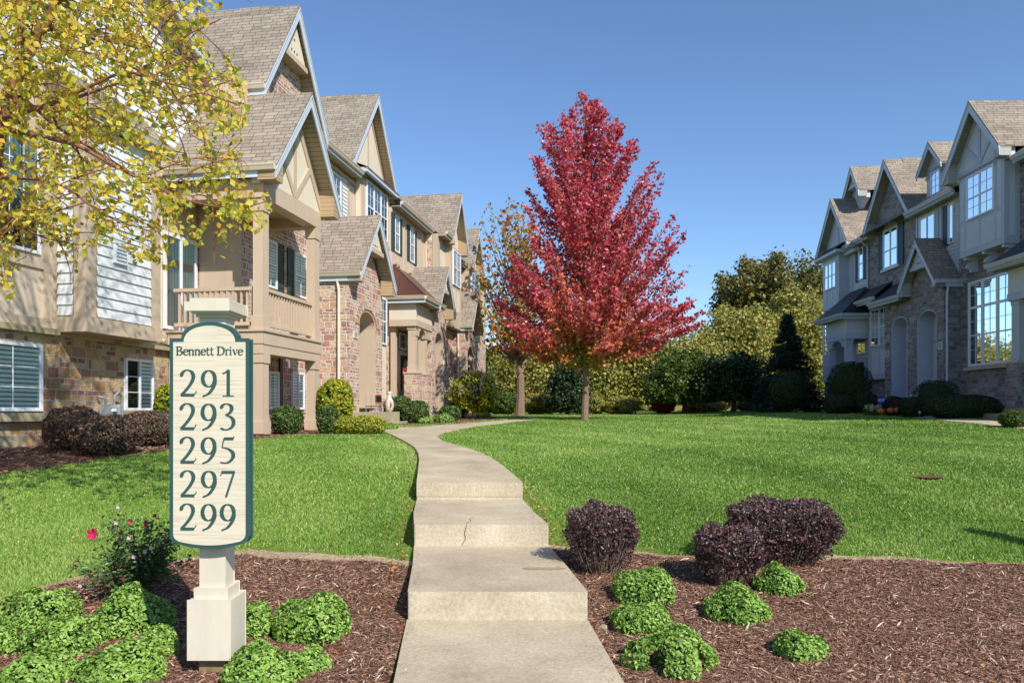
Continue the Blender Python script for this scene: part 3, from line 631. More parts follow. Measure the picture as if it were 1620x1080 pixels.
# three purple barberries
def barberry(px, py, wpx, top, label, depth=None, n=6500, bare=.5):
    """flat topped, clipped, tapering to twiggy legs"""
    x, y = pg(px, py); w = wpx / FPX * y; dp = depth or w * .9; y += dp * .35; x = (px - 810) / FPX * y
    h = 1.45 + (650 - top) / FPX * y - g(x, y); w = wpx / FPX * y
    ro = empty('barberry_bush', (x, y, g(x, y)), 0, label, 'shrub', 'clipped purple barberries by the steps'); r = np.array([w / 2, dp / 2, h * .5])
    P, N = shell(n, tuple(r), h * .5, 3.2, .02, .24, .09, random.random() * 9)
    t = np.clip(P[:, 2] / h, 0, 1); k = 1 - .30 * (1 - t) ** 1.4; P[:, 0] *= k; P[:, 1] *= k
    P += unit(N) * (np.abs(RNG.normal(size=(len(P), 1))) * .012 * (RNG.random((len(P), 1)) < .4))
    keep = (RNG.random(len(P)) < np.clip((t - .05) / bare, .12, 1)) & ~((np.sin(P[:, 0] * 31) * np.cos(P[:, 2] * 37 + P[:, 0] * 9) * np.sin(P[:, 1] * 29 + 1) > .38) & (RNG.random(len(P)) < .8)); P, N = P[keep], N[keep]
    tint = np.clip(RNG.beta(1.6, 1.9, len(P)) + (t[keep] > .85) * RNG.random(len(P)) * .25, 0, 1)
    leaves('foliage', P, unit(N + RNG.normal(size=N.shape) * .9), .024 * RNG.uniform(.6, 1.4, len(P)), M['barberry'], ro, tint, .65)
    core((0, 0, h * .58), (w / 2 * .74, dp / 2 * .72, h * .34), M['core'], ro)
    mb = MB()
    for _ in range(150):
        a = random.random() * 6.283; b = random.uniform(.3, 1) ** .5; q0 = (w * .22 * b * math.cos(a), dp * .22 * b * math.sin(a), -.02); e = (w * .47 * b * math.cos(a + random.gauss(0, .15)), dp * .47 * b * math.sin(a), h * random.uniform(.45, .95))
        m0 = (q0[0] * .5 + e[0] * .55, q0[1] * .5 + e[1] * .55, e[2] * .5); mb.tube([q0, m0, e], [.0035, .0025, .0012], 3)
    for _ in range(26):
        a = random.random() * 6.283; b = random.random() ** .5; q0 = (w * .42 * b * math.cos(a), dp * .42 * b * math.sin(a), h * .9); mb.tube([q0, (q0[0] * 1.05, q0[1], h * random.uniform(1.0, 1.05))], [.002, .001], 3)
    mb.build('stems', M['bark'], ro); return ro
barberry(952, 918, 120, 799, 'purple leaved barberry clipped square with bare twigs showing, next to the steps', n=9500, bare=.7)
barberry(1153, 936, 112, 832, 'smaller purple barberry standing in front of the widest one', n=9500)
barberry(1238, 905, 184, 790, 'widest purple barberry, low clipped dome at the lawn edge', .62, 17000, .3)
def skirt(px, py, wpx, h, name='bare_twigs'):
    pass
# mounds of fresh green leaves
def mound(px, py, wpx, top, label, n=1500, sparse=False):
    x, y = pg(px, py); y += wpx / FPX * y * .38; w = wpx / FPX * y * (.88 if px < 300 else .94); h = (py - top) / FPX * y * .80
    x = (px - 810) / FPX * y
    ro = empty('catmint_mound', (x, y, g(x, y)), 0, label, 'plant', 'low mounds of fresh green leaves')
    nn = int(1.35 * n * max(w / .42, .5)); d = unit(RNG.normal(size=(nn * 2, 3))); d = d[d[:, 2] > -.05][:nn]; sd = random.random() * 6
    l = 1 + .11 * np.sin(d[:, 0] * 5 + sd) + .06 * np.cos(d[:, 1] * 7 + sd * 2) + .03 * np.sin(d[:, 0] * 9 + d[:, 1] * 8)
    rr = (1 - .12 * RNG.random(len(d)) ** 2) * l; P = d * rr[:, None] * [w / 2, w / 2 * .92, h]; P[:, :2] *= (1.0 + .12 * np.sin(np.clip(d[:, 2:3], 0, 1) * 3.14))
    N = unit(d * [1, 1, 1.2] + RNG.normal(size=d.shape) * .8 + [0, 0, .3])
    if sparse: k = np.sin(P[:, 0] * 23 + 1) * np.cos(P[:, 1] * 19) < .45; P, N = P[k], N[k]
    leaves('foliage', P + [0, 0, .015], N, RNG.uniform(.019, .038, len(P)), M['mint'], ro, np.clip(.5 + RNG.normal(size=len(P)) * .24 + .1 * np.sin(P[:, 0] * 14), 0, 1), .55, .2)
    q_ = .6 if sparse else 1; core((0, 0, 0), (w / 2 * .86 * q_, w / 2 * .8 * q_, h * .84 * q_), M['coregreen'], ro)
    mb = MB()
    for _ in range(0):
        a = random.random() * 6.28; r = random.uniform(.3, .95)
        p = Vector((w / 2 * r * math.cos(a), w / 2 * r * .92 * math.sin(a), h * math.sqrt(max(0, 1 - r * r))))
        mb.tube([p * .7, p * 1.02 + Vector((0, 0, .02)), p * 1.06 + Vector((random.uniform(-.01, .01), 0, .045))], [.0015, .0012, .0008], 3)
    return ro
for a in [(60, 1006, 125, 937, 'broad green leafy mound at the left frame edge, below the rose bush, its top row', 1900), (208, 1014, 128, 937, 'large green leafy mound directly left of the sign base', 1900),
          (105, 1045, 122, 985, 'green leafy mound between the two broad ones, left of the sign', 1700), (-2, 1045, 70, 985, 'green leafy mound cut by the left frame edge', 1200),
          (250, 1048, 74, 996, 'small green leafy mound touching the left side of the sign base', 1500), (62, 1095, 128, 1050, 'green leafy mound in the bottom left corner', 1700),
          (198, 1098, 145, 1030, 'broad green leafy mound left of the sign foot at the lower frame edge', 1900), (404, 1014, 54, 950, 'small green leafy mound half hidden behind the right side of the sign base', 1400),
          (498, 1022, 120, 948, 'round green leafy mound alone in the mulch right of the sign', 2000), (412, 1098, 130, 1036, 'broad green leafy mound at the lower frame edge right of the sign foot', 1900),
          (492, 1070, 64, 1032, 'small green leafy mound right of the sign foot, behind a broad one', 1300),
          (1020, 962, 95, 907, 'green leafy mound between the steps and the purple barberries', 1900), (1016, 1008, 92, 963, 'flat green leafy mound in front of the first right of the steps', 1700),
          (1165, 992, 104, 933, 'green leafy mound in front of the smaller purple barberry', 1900), (1232, 946, 78, 900, 'green leafy mound tucked against the widest purple barberry', 1600),
          (1262, 1050, 82, 1008, 'smallest green leafy mound, alone in the mulch at the right', 1500)]:
    mound(*a[:5], n=a[5])
mound(1062, 1075, 145, 1005, 'ragged green leafy mound with gaps, nearest to the camera right of the steps', n=2300, sparse=True)
# rose bush left of the sign
x, y = pg(200, 958); y += .1
rs = empty('rose_bush', (x, y, g(x, y)), 0, 'loose rose bush with dark leaves and one open pink bloom, left of the sign', 'shrub')
mb = MB(); LP = []; LD = []
for i in range(70):
    a = random.random() * 6.28; R = random.uniform(.08, .47); H = random.uniform(.2, .66) * (1 - .35 * R)
    e = Vector((R * math.cos(a), R * .7 * math.sin(a), H)); m0 = Vector((e.x * .3, e.y * .3, H * .45))
    mb.tube([(e.x * .1, e.y * .1, -.02), m0, e], [.005, .004, .002], 4)
    for k in range(44):
        t = random.uniform(.25, 1.02); p = m0.lerp(e, (t - .25) / .75) if t > .25 else m0
        LP.append(p + Vector([random.gauss(0, .035) for _ in range(3)])); LD.append([random.gauss(0, .6), random.gauss(0, .6) - .3, 1])
mb.build('canes', paint('rose_cane', hexc('5c5a34'), .7, .2), rs)
LP = np.array(LP); LP[:, 2] = np.maximum(LP[:, 2], .02)
leaves('foliage', LP, np.array(LD), RNG.uniform(.022, .046, len(LP)), foliage('rose_leaf', ['26391f', '34502a', '486a36', '5a7a44', '6a4a34', '803c3c'], .35, .2), rs, RNG.beta(1.5, 2, len(LP)), .62)
M['pink'] = foliage('pink_petal', ['c01848', 'd82a5c', 'e84a78'], .5, .4); M['pale'] = foliage('faded_petal', ['c8b0b8', 'd8c8cc', 'b8a0a0'], .6, .3)
def bloom(c, r, parent, mat, n=5, name='bloom'):
    P = []; N = []; S = []
    for k in range(n):
        a = 6.28 * k / n; P.append((c[0] + r * .55 * math.cos(a), c[1] - .01, c[2] + r * .55 * math.sin(a))); N.append((math.cos(a) * .3, -1, math.sin(a) * .3))
    V = []; F = []
    for k, p in enumerate(P):
        a = 6.28 * k / n; b = len(V); d = Vector((math.cos(a), 0, math.sin(a))); s = Vector((-math.sin(a), 0, math.cos(a))); c_ = Vector(c)
        V += [c_, c_ + d * r * .6 + s * r * .45 + Vector((0, -.006, 0)), c_ + d * r * 1.02 + s * r * .22 + Vector((0, -.012, 0)), c_ + d * r * 1.02 - s * r * .22 + Vector((0, -.012, 0)), c_ + d * r * .6 - s * r * .45 + Vector((0, -.006, 0))]
        F += [(b, b + 1, b + 2), (b, b + 2, b + 3), (b, b + 3, b + 4)]
    fast(name, [tuple(v) for v in V], F, mat, parent, [random.random() for _ in F])
def loc(px_, py_, Y): p = at(px_, py_, Y); return (p.x - x, p.y - y, p.z - g(x, y))
bloom(loc(147, 844, y - .25), .040, rs, M['pink'])
for px_, py_ in ((246, 815), (207, 825), (194, 912), (232, 830)): bloom(loc(px_, py_, y - .15), .016, rs, M['pink'])
for px_, py_ in ((185, 826), (205, 850), (240, 866), (213, 880), (128, 925), (230, 872), (188, 801)): bloom(loc(px_, py_, y - .2), .016, rs, M['pale'])
# shrubs against the left houses
def shrub(label, px, py, wpx, top, mat, cat='shrub', name='shrub', n=3200, ls=.045, group=None, depth=None, q=2.6, zc=.5, bump=.05, cmat=None, jit=.6, stems=0, thick=.14, Y=None):
    x, y = ((px - 810) / FPX * Y, Y) if Y else pg(px, py); w = wpx / FPX * y; h = 1.45 + (650 - top) / FPX * y - g(x, y)
    return bush(name, label, cat, px, py, w, h, mat, n, ls, group, depth, q, zc, cmat, stems, jit, bump, .65, thick, xy=(x, y))
G1 = 'burgundy shrubs under the near left windows'
shrub('burgundy brown shrub left of the gas meter, farthest left of the three', 100, 699, 92, 643, M['barb_red'], Y=12.3, depth=.8, group=G1, n=6000, ls=.042, q=2.3, cmat=M['core'], bump=.08)
shrub('burgundy brown shrub in front of the gas meter, nearest to the lawn', 150, 722, 106, 658, M['barb_red'], Y=11.6, group=G1, n=7000, ls=.040, q=2.3, cmat=M['core'], bump=.08)
shrub('burgundy brown shrub under the small basement window left of the sign', 222, 711, 104, 650, M['barb_red'], Y=13.4, group=G1, n=6500, ls=.042, q=2.3, cmat=M['core'], bump=.08)
shrub('yellow green shrub at the house corner just left of the sign board', 258, 668, 36, 608, M['yellowbush'], n=1500, ls=.075, Y=16.2, depth=.45)
shrub('dark boxwood ball under the porch between its two posts', 449, 688, 48, 641, M['boxwood'], n=3000, ls=.05)
shrub('dark boxwood half hidden behind the right porch post', 516, 688, 32, 641, M['boxwood'], n=2500, ls=.05, q=3.2)
shrub('large leaved yellow and green shrub against the side wall of the stone entry', 527, 668, 54, 600, M['yellowbush'], n=2200, ls=.10, q=2.6, Y=19.9, depth=.8)
shrub('long low golden clipped hedge in front of the first stone entry', 565, 688, 84, 658, M['gold'], name='hedge', cat='hedge', n=5000, ls=.05, depth=.9, q=3)
shrub('clipped green hedge in front of the columned porch, left piece', 628, 662, 46, 627, M['boxwood'], Y=25.6, name='hedge', cat='hedge', n=3400, ls=.07, q=3)
shrub('clipped green hedge in front of the columned porch, right piece', 655, 664, 44, 634, M['boxwood'], Y=25., name='hedge', cat='hedge', n=3400, ls=.07, q=3)
shrub('small clipped hedge ball right of the concrete stair block', 711, 661, 34, 642, M['boxwood'], Y=28, n=2200, ls=.08, q=3)
shrub('green clipped shrub behind the small hedge ball, by the far stone entry', 722, 652, 26, 632, M['boxwood'], n=1200, ls=.10, q=3, Y=30.5)
for px_, py_, w_, lb in [(700, 668, 34, 'bright green perennial clump along the far path, right of the small hedge ball'), (672, 670, 24, 'bright green perennial clump in front of the concrete stair block'), (640, 667, 20, 'small bright green perennial clump near the landing of the first entry'),
                     (616, 680, 26, 'leafy green clump beside the golden hedge at the path fork'), (765, 661, 24, 'bright green perennial clump below the hydrangea')]:
    x, y = pg(px_, py_); w = w_ / FPX * y; bush('perennial_clump', lb, 'plant', px_, py_, w, w * .4, M['mint'], 700, .08, 'low green perennials along the far path', None, 2., .35, None, 0, .7)
# hydrangea by the far path
x, y = (748 - 810) / FPX * 30, 30.; w = 74 / FPX * y; h = 1.45 + 62 / FPX * y - g(x, y)
hy = bush('hydrangea', 'tall yellow green hydrangea with faded cream blooms at the bend of the path', 'shrub', 748, 652, w, h, M['yellowbush'], 3800, .15, None, None, 2.1, .55, M['core'], 18, .8, .16, .65, .5, xy=(x, y))
P, N = shell(60, (w * .5, w * .5, h * .44), h * .6, 2.1, h * .5, .1, .16, 1); Q = np.repeat(P, 22, 0) + RNG.normal(size=(60 * 22, 3))[:len(P) * 22] * .07
leaves('blooms', Q, RNG.normal(size=Q.shape), .06, foliage('faded_bloom', ['cdbf98', 'd8cfae', 'b8a880', 'cfa79a'], .7, .3), hy, RNG.random(len(Q)), .9)
# ---------------------------------------------------------------- trees
def clump_leaves(cs, per, sz, dirs=None, el=1.8, up=.0):
    """leaves gathered round clump centres, drawn out along dirs"""
    n = len(cs); O = RNG.normal(size=(n, per, 3)) * .5
    if dirs is not None: O = O + dirs[:, None, :] * RNG.normal(size=(n, per, 1)) * el * .5
    C = cs[:, None, :] + O * sz[:, None, None]; N = O + RNG.normal(size=O.shape) * .8 + [0, 0, up]; return C.reshape(-1, 3), N.reshape(-1, 3)
def limbs(mb, base, th, r0, cs, k=28, lean=(0, 0), top=None, n=7):
    """tapered trunk with limbs reaching into the crown"""
    top = top or max(c[2] for c in cs) * .9; pts = []
    for i in range(8): t = i / 7; pts.append(Vector((lean[0] * t + .02 * math.sin(t * 9) * top * .3, lean[1] * t, t * top)))
    mb.tube([Vector((0, 0, -.15))] + pts[0:], [r0 * 1.5] + [r0 * (1.15 if i == 0 else 1 - i / 7 * .88) for i in range(8)], n + 2)
    sel = [cs[i] for i in RNG.choice(len(cs), min(k, len(cs)), replace=False)]
    for c in sel:
        c = Vector(c); z0 = max(th, min(c.z - math.hypot(c.x, c.y) * random.uniform(.5, 1.1), top * .92)); t = z0 / top
        s = Vector((lean[0] * t, lean[1] * t, z0)); mid = s.lerp(c, .5) + Vector((0, 0, -.06 * (c - s).length)) + Vector([random.gauss(0, .05) * (c - s).length for _ in range(3)])
        rr = r0 * (1 - t * .8) * .4; mb.tube([s, mid, c], [rr, rr * .6, rr * .15], 5)
        for _ in range(2):
            e = c + Vector([random.gauss(0, .18) * (c - s).length for _ in range(3)]); mb.tube([mid.lerp(c, .5), e], [rr * .35, rr * .1], 4)
def tree(name, label, px, base, Y, prof, mat, nc, per, ls, th, r0, bark, cat='tree', group=None, csz=.5, el=1.5, upw=.5, tintf=None, dens=.25, k=28, z0off=0, depthk=.85, aspect=.75, lean=(0, 0), xo=0):
    """prof: crown outline as (py, pxleft, pxright) rows, turned into a round crown of that width"""
    bx = (px - 810) / FPX * Y; bz = g(bx, Y); ro = empty(name, (bx, Y, bz), 0, label, cat, group)
    pr = sorted(prof); ys = np.array([p[0] for p in pr], float); l = np.array([p[1] for p in pr], float); r = np.array([p[2] for p in pr], float)
    area = np.interp(np.linspace(ys[0], ys[-1], 60), ys, (r - l)) ** 1.3 + 1e-6; cdf = np.cumsum(area) / area.sum()
    yy = np.interp(RNG.random(nc), cdf, np.linspace(ys[0], ys[-1], 60)); L = np.interp(yy, ys, l); R = np.interp(yy, ys, r)
    rad = (R - L) / 2; cx = (R + L) / 2; a = RNG.random(nc) * 6.283; rr = RNG.random(nc) ** dens * .96
    X = (cx + rad * rr * np.cos(a) - px) / FPX * Y; Yy = rad * depthk * rr * np.sin(a) / FPX * Y; Z = 1.45 + (650 - yy) / FPX * Y - bz
    cs = np.stack([X, Yy, Z], 1); ax = np.stack([(cx - px) / FPX * Y, 0 * X, 0 * X], 1)
    d = unit(np.stack([X, Yy, np.abs(Z) * 0 + upw * (np.hypot(X, Yy) + .3)], 1)); sz = csz * RNG.uniform(.6, 1.3, nc)
    C, N = clump_leaves(cs, per, sz, d, el); keep = C[:, 2] > th * .45; C, N = C[keep], N[keep]
    tt_ = tintf(C) if tintf else RNG.random(len(C))
    leaves('crown', C, N, ls * RNG.uniform(.6, 1.3, len(C)), mat, ro, np.clip(tt_, 0, 1), aspect, .12)
    mb = MB(); limbs(mb, 0, th, r0, [tuple(c) for c in cs], k, lean, max(Z) * .9); mb.build('trunk', bark, ro); return ro
# red maple in the middle of the lawn
M['maple'] = foliage('red_maple_leaf', ['b83442', 'd65866', 'a62e3e', 'e8949c', 'd05a46', 'd6824e', 'cca052', 'a0a64e'], .28, .42)
def mt(C):
    z = C[:, 2]; r = np.hypot(C[:, 0], C[:, 1]); low = np.clip((6.0 - z) / 3.5, 0, 1) * np.clip(1.2 - r / 3.2, 0, 1); mid = np.clip(1 - r / 2.2, 0, 1) * np.clip((9.5 - z) / 5, 0, 1)
    return RNG.random(len(C)) * .5 + low * .55 + mid * .42 * RNG.random(len(C)) ** .5 + (RNG.random(len(C)) < .1) * .2 + .10 * np.sin(C[:, 0] * 2.1 + C[:, 2] * 1.3) * np.cos(C[:, 1] * 1.9 + C[:, 2])
MP = [(150, 918, 952), (175, 892, 956), (195, 862, 972), (215, 856, 998), (240, 842, 1014), (270, 834, 1030), (300, 828, 1046), (322, 830, 1034), (338, 828, 1012), (354, 824, 1060), (375, 820, 1072), (400, 815, 1085), (430, 806, 1096), (460, 800, 1102), (490, 794, 1104), (520, 798, 1094), (545, 806, 1075), (565, 830, 1035), (582, 875, 985)]
def limbtree(name, label, px, Y, prof, mat, nl, per, ls, th, r0, bark, rise=.95, sig=.2, tintf=None, lead=.93, inner=.3, cat='tree', forks=5, group=None):
    """tree grown limb by limb: each limb climbs from the trunk to the crown's outline and carries its own leaves"""
    bx = (px - 810) / FPX * Y; bz = g(bx, Y); ro = empty(name, (bx, Y, bz), 0, label, cat, group)
    pr = sorted(prof); ys = np.array([p[0] for p in pr], float); l = np.array([p[1] for p in pr], float); r = np.array([p[2] for p in pr], float)
    zy = lambda y_: 1.45 + (650 - y_) / FPX * Y - bz; ztop = zy(ys[0]); grid = np.linspace(ys[0], ys[-1], 80); a_ = np.interp(grid, ys, r - l) ** 1.25 + 8; cdf = np.cumsum(a_) / a_.sum()
    mb = MB(); tr = [Vector((.05 * math.sin(i * 1.1), .05 * math.cos(i * 1.7), ztop * lead * i / 9)) for i in range(10)]
    mb.tube([Vector((0, 0, -.15))] + tr, [r0 * 1.6, r0 * 1.12] + [r0 * (1 - .1 * i) for i in range(1, 10)], 9); C = []; N = []
    for i in range(nl):
        py_ = float(np.interp(random.random(), cdf, grid)); L, R = np.interp(py_, ys, l), np.interp(py_, ys, r); a = random.random() * 6.283
        f = random.uniform(.78, 1.06) if random.random() < .78 else random.uniform(.3, .75)
        rad = (R - L) / 2 / FPX * Y; cxo = ((R + L) / 2 - px) / FPX * Y; e = Vector((cxo * f + rad * f * math.cos(a), rad * .85 * f * math.sin(a), zy(py_)))
        hr = math.hypot(e.x, e.y); z0 = max(th * random.uniform(.95, 1.2), e.z - hr * (rise + .9 * max(0, e.z / ztop - .45) * 2) * random.uniform(.8, 1.3)); z0 = min(z0, ztop * lead)
        s0 = Vector((0, 0, z0)); m0 = s0.lerp(e, .5) + Vector((0, 0, -.08 * hr)); rr = r0 * (1 - z0 / ztop) * .42 + .01
        mb.tube([s0, m0, e], [rr, rr * .5, .006], 5)
        for _ in range(forks):
            t = random.uniform(.3, .9); b0 = s0.lerp(m0, t * 2) if t < .5 else m0.lerp(e, t * 2 - 1); mb.tube([b0, b0 + Vector([random.gauss(0, .22) for _ in range(2)] + [random.uniform(.1, .45)]) * max(hr, .8) * .4], [.008, .003], 3)
        n = int(per * (.35 + .65 * min(1, (e - s0).length / 2.8))); t = inner + (1.04 - inner) * RNG.random(n) ** .75
        s_, m_, e_ = np.array(s0), np.array(m0), np.array(e); q = ((1 - t) ** 2)[:, None] * s_ + (2 * t * (1 - t))[:, None] * m_ + (t ** 2)[:, None] * e_
        sg_ = sig * (1.35 - t * .85)[:, None]; clus = np.sin(t * 25 + i)[:, None] * .06
        o = RNG.normal(size=(n, 3)) * sg_ * [1, 1, .8]; C.append(q + o + clus); N.append(o * 2 + RNG.normal(size=(n, 3)) * .8 + [0, 0, .4])
    C = np.concatenate(C); N = np.concatenate(N); k = C[:, 2] > th * .8; C, N = C[k], N[k]
    leaves('crown', C, N, ls * RNG.uniform(.6, 1.3, len(C)), mat, ro, np.clip(tintf(C) if tintf else RNG.random(len(C)), 0, 1), .85, .12)
    mb.build('trunk', bark, ro); return ro
limbtree('maple_tree', 'tall conical maple with bright red autumn leaves standing alone on the lawn', 925, 28, MP, M['maple'], 250, 265, .125, 2.3, .13, M['bark'], .95, .155, mt, inner=.18)
# ---------------------------------------------------------------- trees behind the lawn
M['spruce'] = foliage('spruce_needles', ['0f1c14', '1a2c1e', '263c28', '34492e'], .5, .1)
M['sparse'] = foliage('autumn_orange_leaf', ['8a7c20', 'b8902a', 'c07c30', 'b4582c', '7c8628', 'd0a838'], .5, .4)
M['yellowtree'] = foliage('yellow_green_tree_leaf', ['617030', '828c40', 'a4a24c', 'bcb05c', 'c6ac5e', '6e8038'], .5, .4)
M['darkorange'] = foliage('dark_autumn_leaf', ['3f4c22', '586230', '7a7236', '98803c', '46582a'], .5, .3)
M['green'] = foliage('mid_green_leaf', ['2c4218', '3e5820', '587028', '748032'], .5, .3)
M['redleaf'] = foliage('crimson_leaf', ['7a1830', '9c2038', 'b03044', '6c1424'], .5, .3)
limbtree('deciduous_tree', 'thin half bare tree with few yellow and orange leaves left of the red maple', 822, 38,
     [(308, 782, 806), (340, 762, 850), (400, 752, 860), (460, 748, 870), (520, 756, 880), (570, 780, 868)], M['sparse'], 110, 34, .20, 2.6, .24, M['bark'], 1.5, .3, None, .8, .35, forks=9)
WB = 'trees behind the lawn'
limbtree('deciduous_tree', 'broad dark green and rust tree rising behind the pale yellow trees at the right', 1215, 75,
     [(412, 1190, 1290), (430, 1145, 1330), (460, 1132, 1345), (500, 1136, 1345), (550, 1146, 1340)], M['darkorange'], 190, 260, .34, 6, .4, M['bark_dark'], .9, .85, group=WB, forks=8)
limbtree('deciduous_tree', 'pale yellow green tree behind the spruce, beside the far right house', 1255, 62,
     [(458, 1235, 1285), (480, 1205, 1315), (520, 1190, 1325), (580, 1182, 1325), (635, 1186, 1320)], M['yellowtree'], 190, 240, .24, 2.4, .25, M['bark'], 1.4, .6, group=WB, forks=8)
limbtree('deciduous_tree', 'pale yellow green tree left of the spruce with feathery upright twigs', 1172, 58,
     [(474, 1155, 1185), (500, 1125, 1215), (540, 1104, 1238), (590, 1098, 1242), (635, 1104, 1238)], M['yellowtree'], 180, 220, .23, 2.4, .25, M['bark'], 1.4, .55, group=WB, forks=8)
tree('deciduous_tree', 'low yellow tree right behind the maple trunk', 985, 652, 52,
     [(545, 960, 1010), (565, 930, 1040), (600, 918, 1060), (640, 915, 1065)], M['yellowtree'], 320, 70, .22, 1.5, .2, M['bark_dark'], group=WB, csz=.7, el=1.6, upw=1., k=60)
tree('deciduous_tree', 'golden yellow tree behind the thin half bare tree', 858, 650, 55,
     [(548, 830, 880), (570, 800, 910), (600, 780, 918), (640, 775, 920)], M['yellowtree'], 340, 70, .23, 1.5, .2, M['bark_dark'], group=WB, csz=.7, el=1.6, upw=1., k=60)
tree('deciduous_tree', 'green tree filling the gap beside the farthest left house', 772, 650, 60,
     [(560, 758, 790), (585, 745, 812), (615, 740, 820), (642, 740, 820)], M['green'], 220, 60, .24, 1.5, .2, M['bark_dark'], group=WB, csz=.7, el=1.4, k=30)
tree('deciduous_tree', 'yellow green tree between the low yellow tree and the dark crab apples', 1085, 650, 50,
     [(540, 1060, 1110), (560, 1040, 1130), (600, 1030, 1140), (640, 1030, 1140)], M['yellowtree'], 300, 65, .21, 1.4, .2, M['bark_dark'], group=WB, csz=.6, el=1.6, upw=1., k=50)
limbtree('crab_apple_tree', 'dark spreading crab apple, left of two, at the lawn edge right of the maple', 1082, 44,
     [(552, 1060, 1100), (575, 1028, 1130), (600, 1015, 1145), (630, 1022, 1145)], M['green'], 130, 150, .16, .8, .16, M['bark_dark'], .7, .32, group='dark spreading crab apples')
limbtree('crab_apple_tree', 'dark spreading crab apple, right of two, beside the spruce', 1160, 42,
     [(556, 1135, 1185), (580, 1105, 1208), (605, 1100, 1216), (632, 1105, 1214)], M['yewdark'], 130, 150, .16, .8, .16, M['bark_dark'], .7, .32, group='dark spreading crab apples')
tree('conifer_tree', 'small dark green conifer standing behind the maple trunk', 898, 653, 44,
     [(580, 890, 905), (600, 876, 918), (625, 870, 925), (645, 872, 924)], M['yewdark'], 150, 50, .16, .3, .12, M['bark_dark'], csz=.4, el=1.2, k=20)
# spruce: tiers of drooping boughs
sp_x, sp_y = (1246 - 810) / FPX * 38, 38; spz = g(sp_x, sp_y); spr = empty('spruce_tree', (sp_x, sp_y, spz), 0, 'dark pointed spruce in the shade of the right houses', 'tree')
H = (648 - 502) / FPX * 38 + .3; LP = []; LD = []; mb = MB(); mb.tube([(0, 0, -.1), (0, 0, H * .5), (0, 0, H)], [.16, .09, .01], 8)
for i in range(330):
    t = random.random() ** .8; z = H * (.04 + .95 * t); R = (1 - t) ** 1.05 * 2.2 * random.uniform(.8, 1.1) + .06; a = random.random() * 6.283
    e = Vector((R * math.cos(a), R * math.sin(a), z - R * .22)); mb.tube([(0, 0, z), e], [.02, .006], 3)
    n = int(22 + 60 * R); u = RNG.random(n) ** .6; q = np.array([[0, 0, z]]) + (np.array(e) - [0, 0, z]) * u[:, None] + RNG.normal(size=(n, 3)) * [.1, .1, .05]
    LP.append(q); LD.append(RNG.normal(size=(n, 3)) + [0, 0, .6])
LP = np.concatenate(LP); leaves('crown', LP, np.concatenate(LD), .15, M['spruce'], spr, RNG.random(len(LP)), .35, .05); mb.build('trunk', M['bark_dark'], spr)
shrub('dark round clipped shrub on a short stem in front of the spruce', 1256, 646, 60, 586, M['yewdark'], Y=35, n=4500, ls=.085, q=2.2, zc=.52, name='topiary_shrub')
shrub('crimson shrub low behind the lawn between maple and crab apples', 1052, 652, 34, 628, M['redleaf'], Y=46, cmat=M['core'], zc=.55, n=2600, ls=.16, q=2.1, bump=.15)
i = 0
for px_, w_, tp, mt_, lb in [(752, 40, 622, 'yellowtree', 'low tawny shrub behind the lawn beside the farthest left house'), (795, 46, 618, 'green', 'low green shrub behind the lawn left of the half bare tree'), (850, 56, 622, 'yellowtree', 'tawny shrub behind the lawn right of the half bare tree'),
                     (930, 60, 620, 'yellowtree', 'tawny shrub behind the lawn just right of the maple trunk'), (985, 60, 626, 'yellowtree', 'low straw coloured shrub behind the lawn under the low yellow tree'), (1120, 60, 634, 'yellowtree', 'straw coloured shrub showing under the dark crab apples'),
                     (1195, 44, 632, 'green', 'small green shrub at the foot of the spruce')]:
    shrub(lb, px_, 653, w_, tp, M[mt_], n=3200, ls=.14, q=2.1, Y=46, bump=.14, group='shrubs along the back of the lawn', stems=12, cmat=M['core'])
# far wooded rise closing the view
M['far'] = foliage('far_wood_leaf', ['4a5a28', '6c7030', '8a8038', '9a8440', '3c5028'], .6, .2)
n = 42000; X = RNG.uniform(-60, 150, n); Y = RNG.uniform(105, 135, n); hh = 6.5 + 2 * np.sin(X * .12) + 1.5 * np.sin(X * .31 + 1) + RNG.random(n); Z = RNG.random(n) ** 1.1 * hh
tag(leaves('far_wood', np.stack([X, Y, Z + gz(X, Y)], 1), RNG.normal(size=(n, 3)), 1.1, M['far'], None, RNG.random(n), .8), 'distant autumn wood closing the view between the houses', 'wood', kind='stuff')
# ---------------------------------------------------------------- river birch hanging in from the upper left
M['birchleaf'] = foliage('yellow_birch_leaf', ['728a30', 'a2ae40', 'ccc044', 'e2ce4e', 'ecd660', 'd8a844', '94a842'], .4, .5)
btx, bty = -5.62, 7.75; btz = g(btx, bty)
bt = empty('birch_tree', (btx, bty, btz), 0, 'yellow leaved birch reaching in from the upper left corner', 'tree')
O = Vector((btx, bty, btz)); mb = MB(); LP = []; LN_ = []
def P3(px_, py_, Y): return at(px_, py_, Y) - O
def chain(pts, r0, r1, tw=1., fill=True, spread=.3):
    pts = [Vector(p) for p in pts]; sp = [Vector(p) for p in spline([tuple(p) for p in pts], 6)]
    n = len(sp); mb.tube(sp, [r0 + (r1 - r0) * i / (n - 1) for i in range(n)], 7)
    return sp
main = [chain([(0, 0, -.2), (0, .05, 1.2), P3(-22, 430, 7.7), P3(-12, 250, 7.7), P3(12, 165, 7.7), P3(36, 95, 7.7), P3(88, 2, 7.7), P3(118, -120, 7.8), P3(150, -330, 7.9)], .12, .03)]
br = []
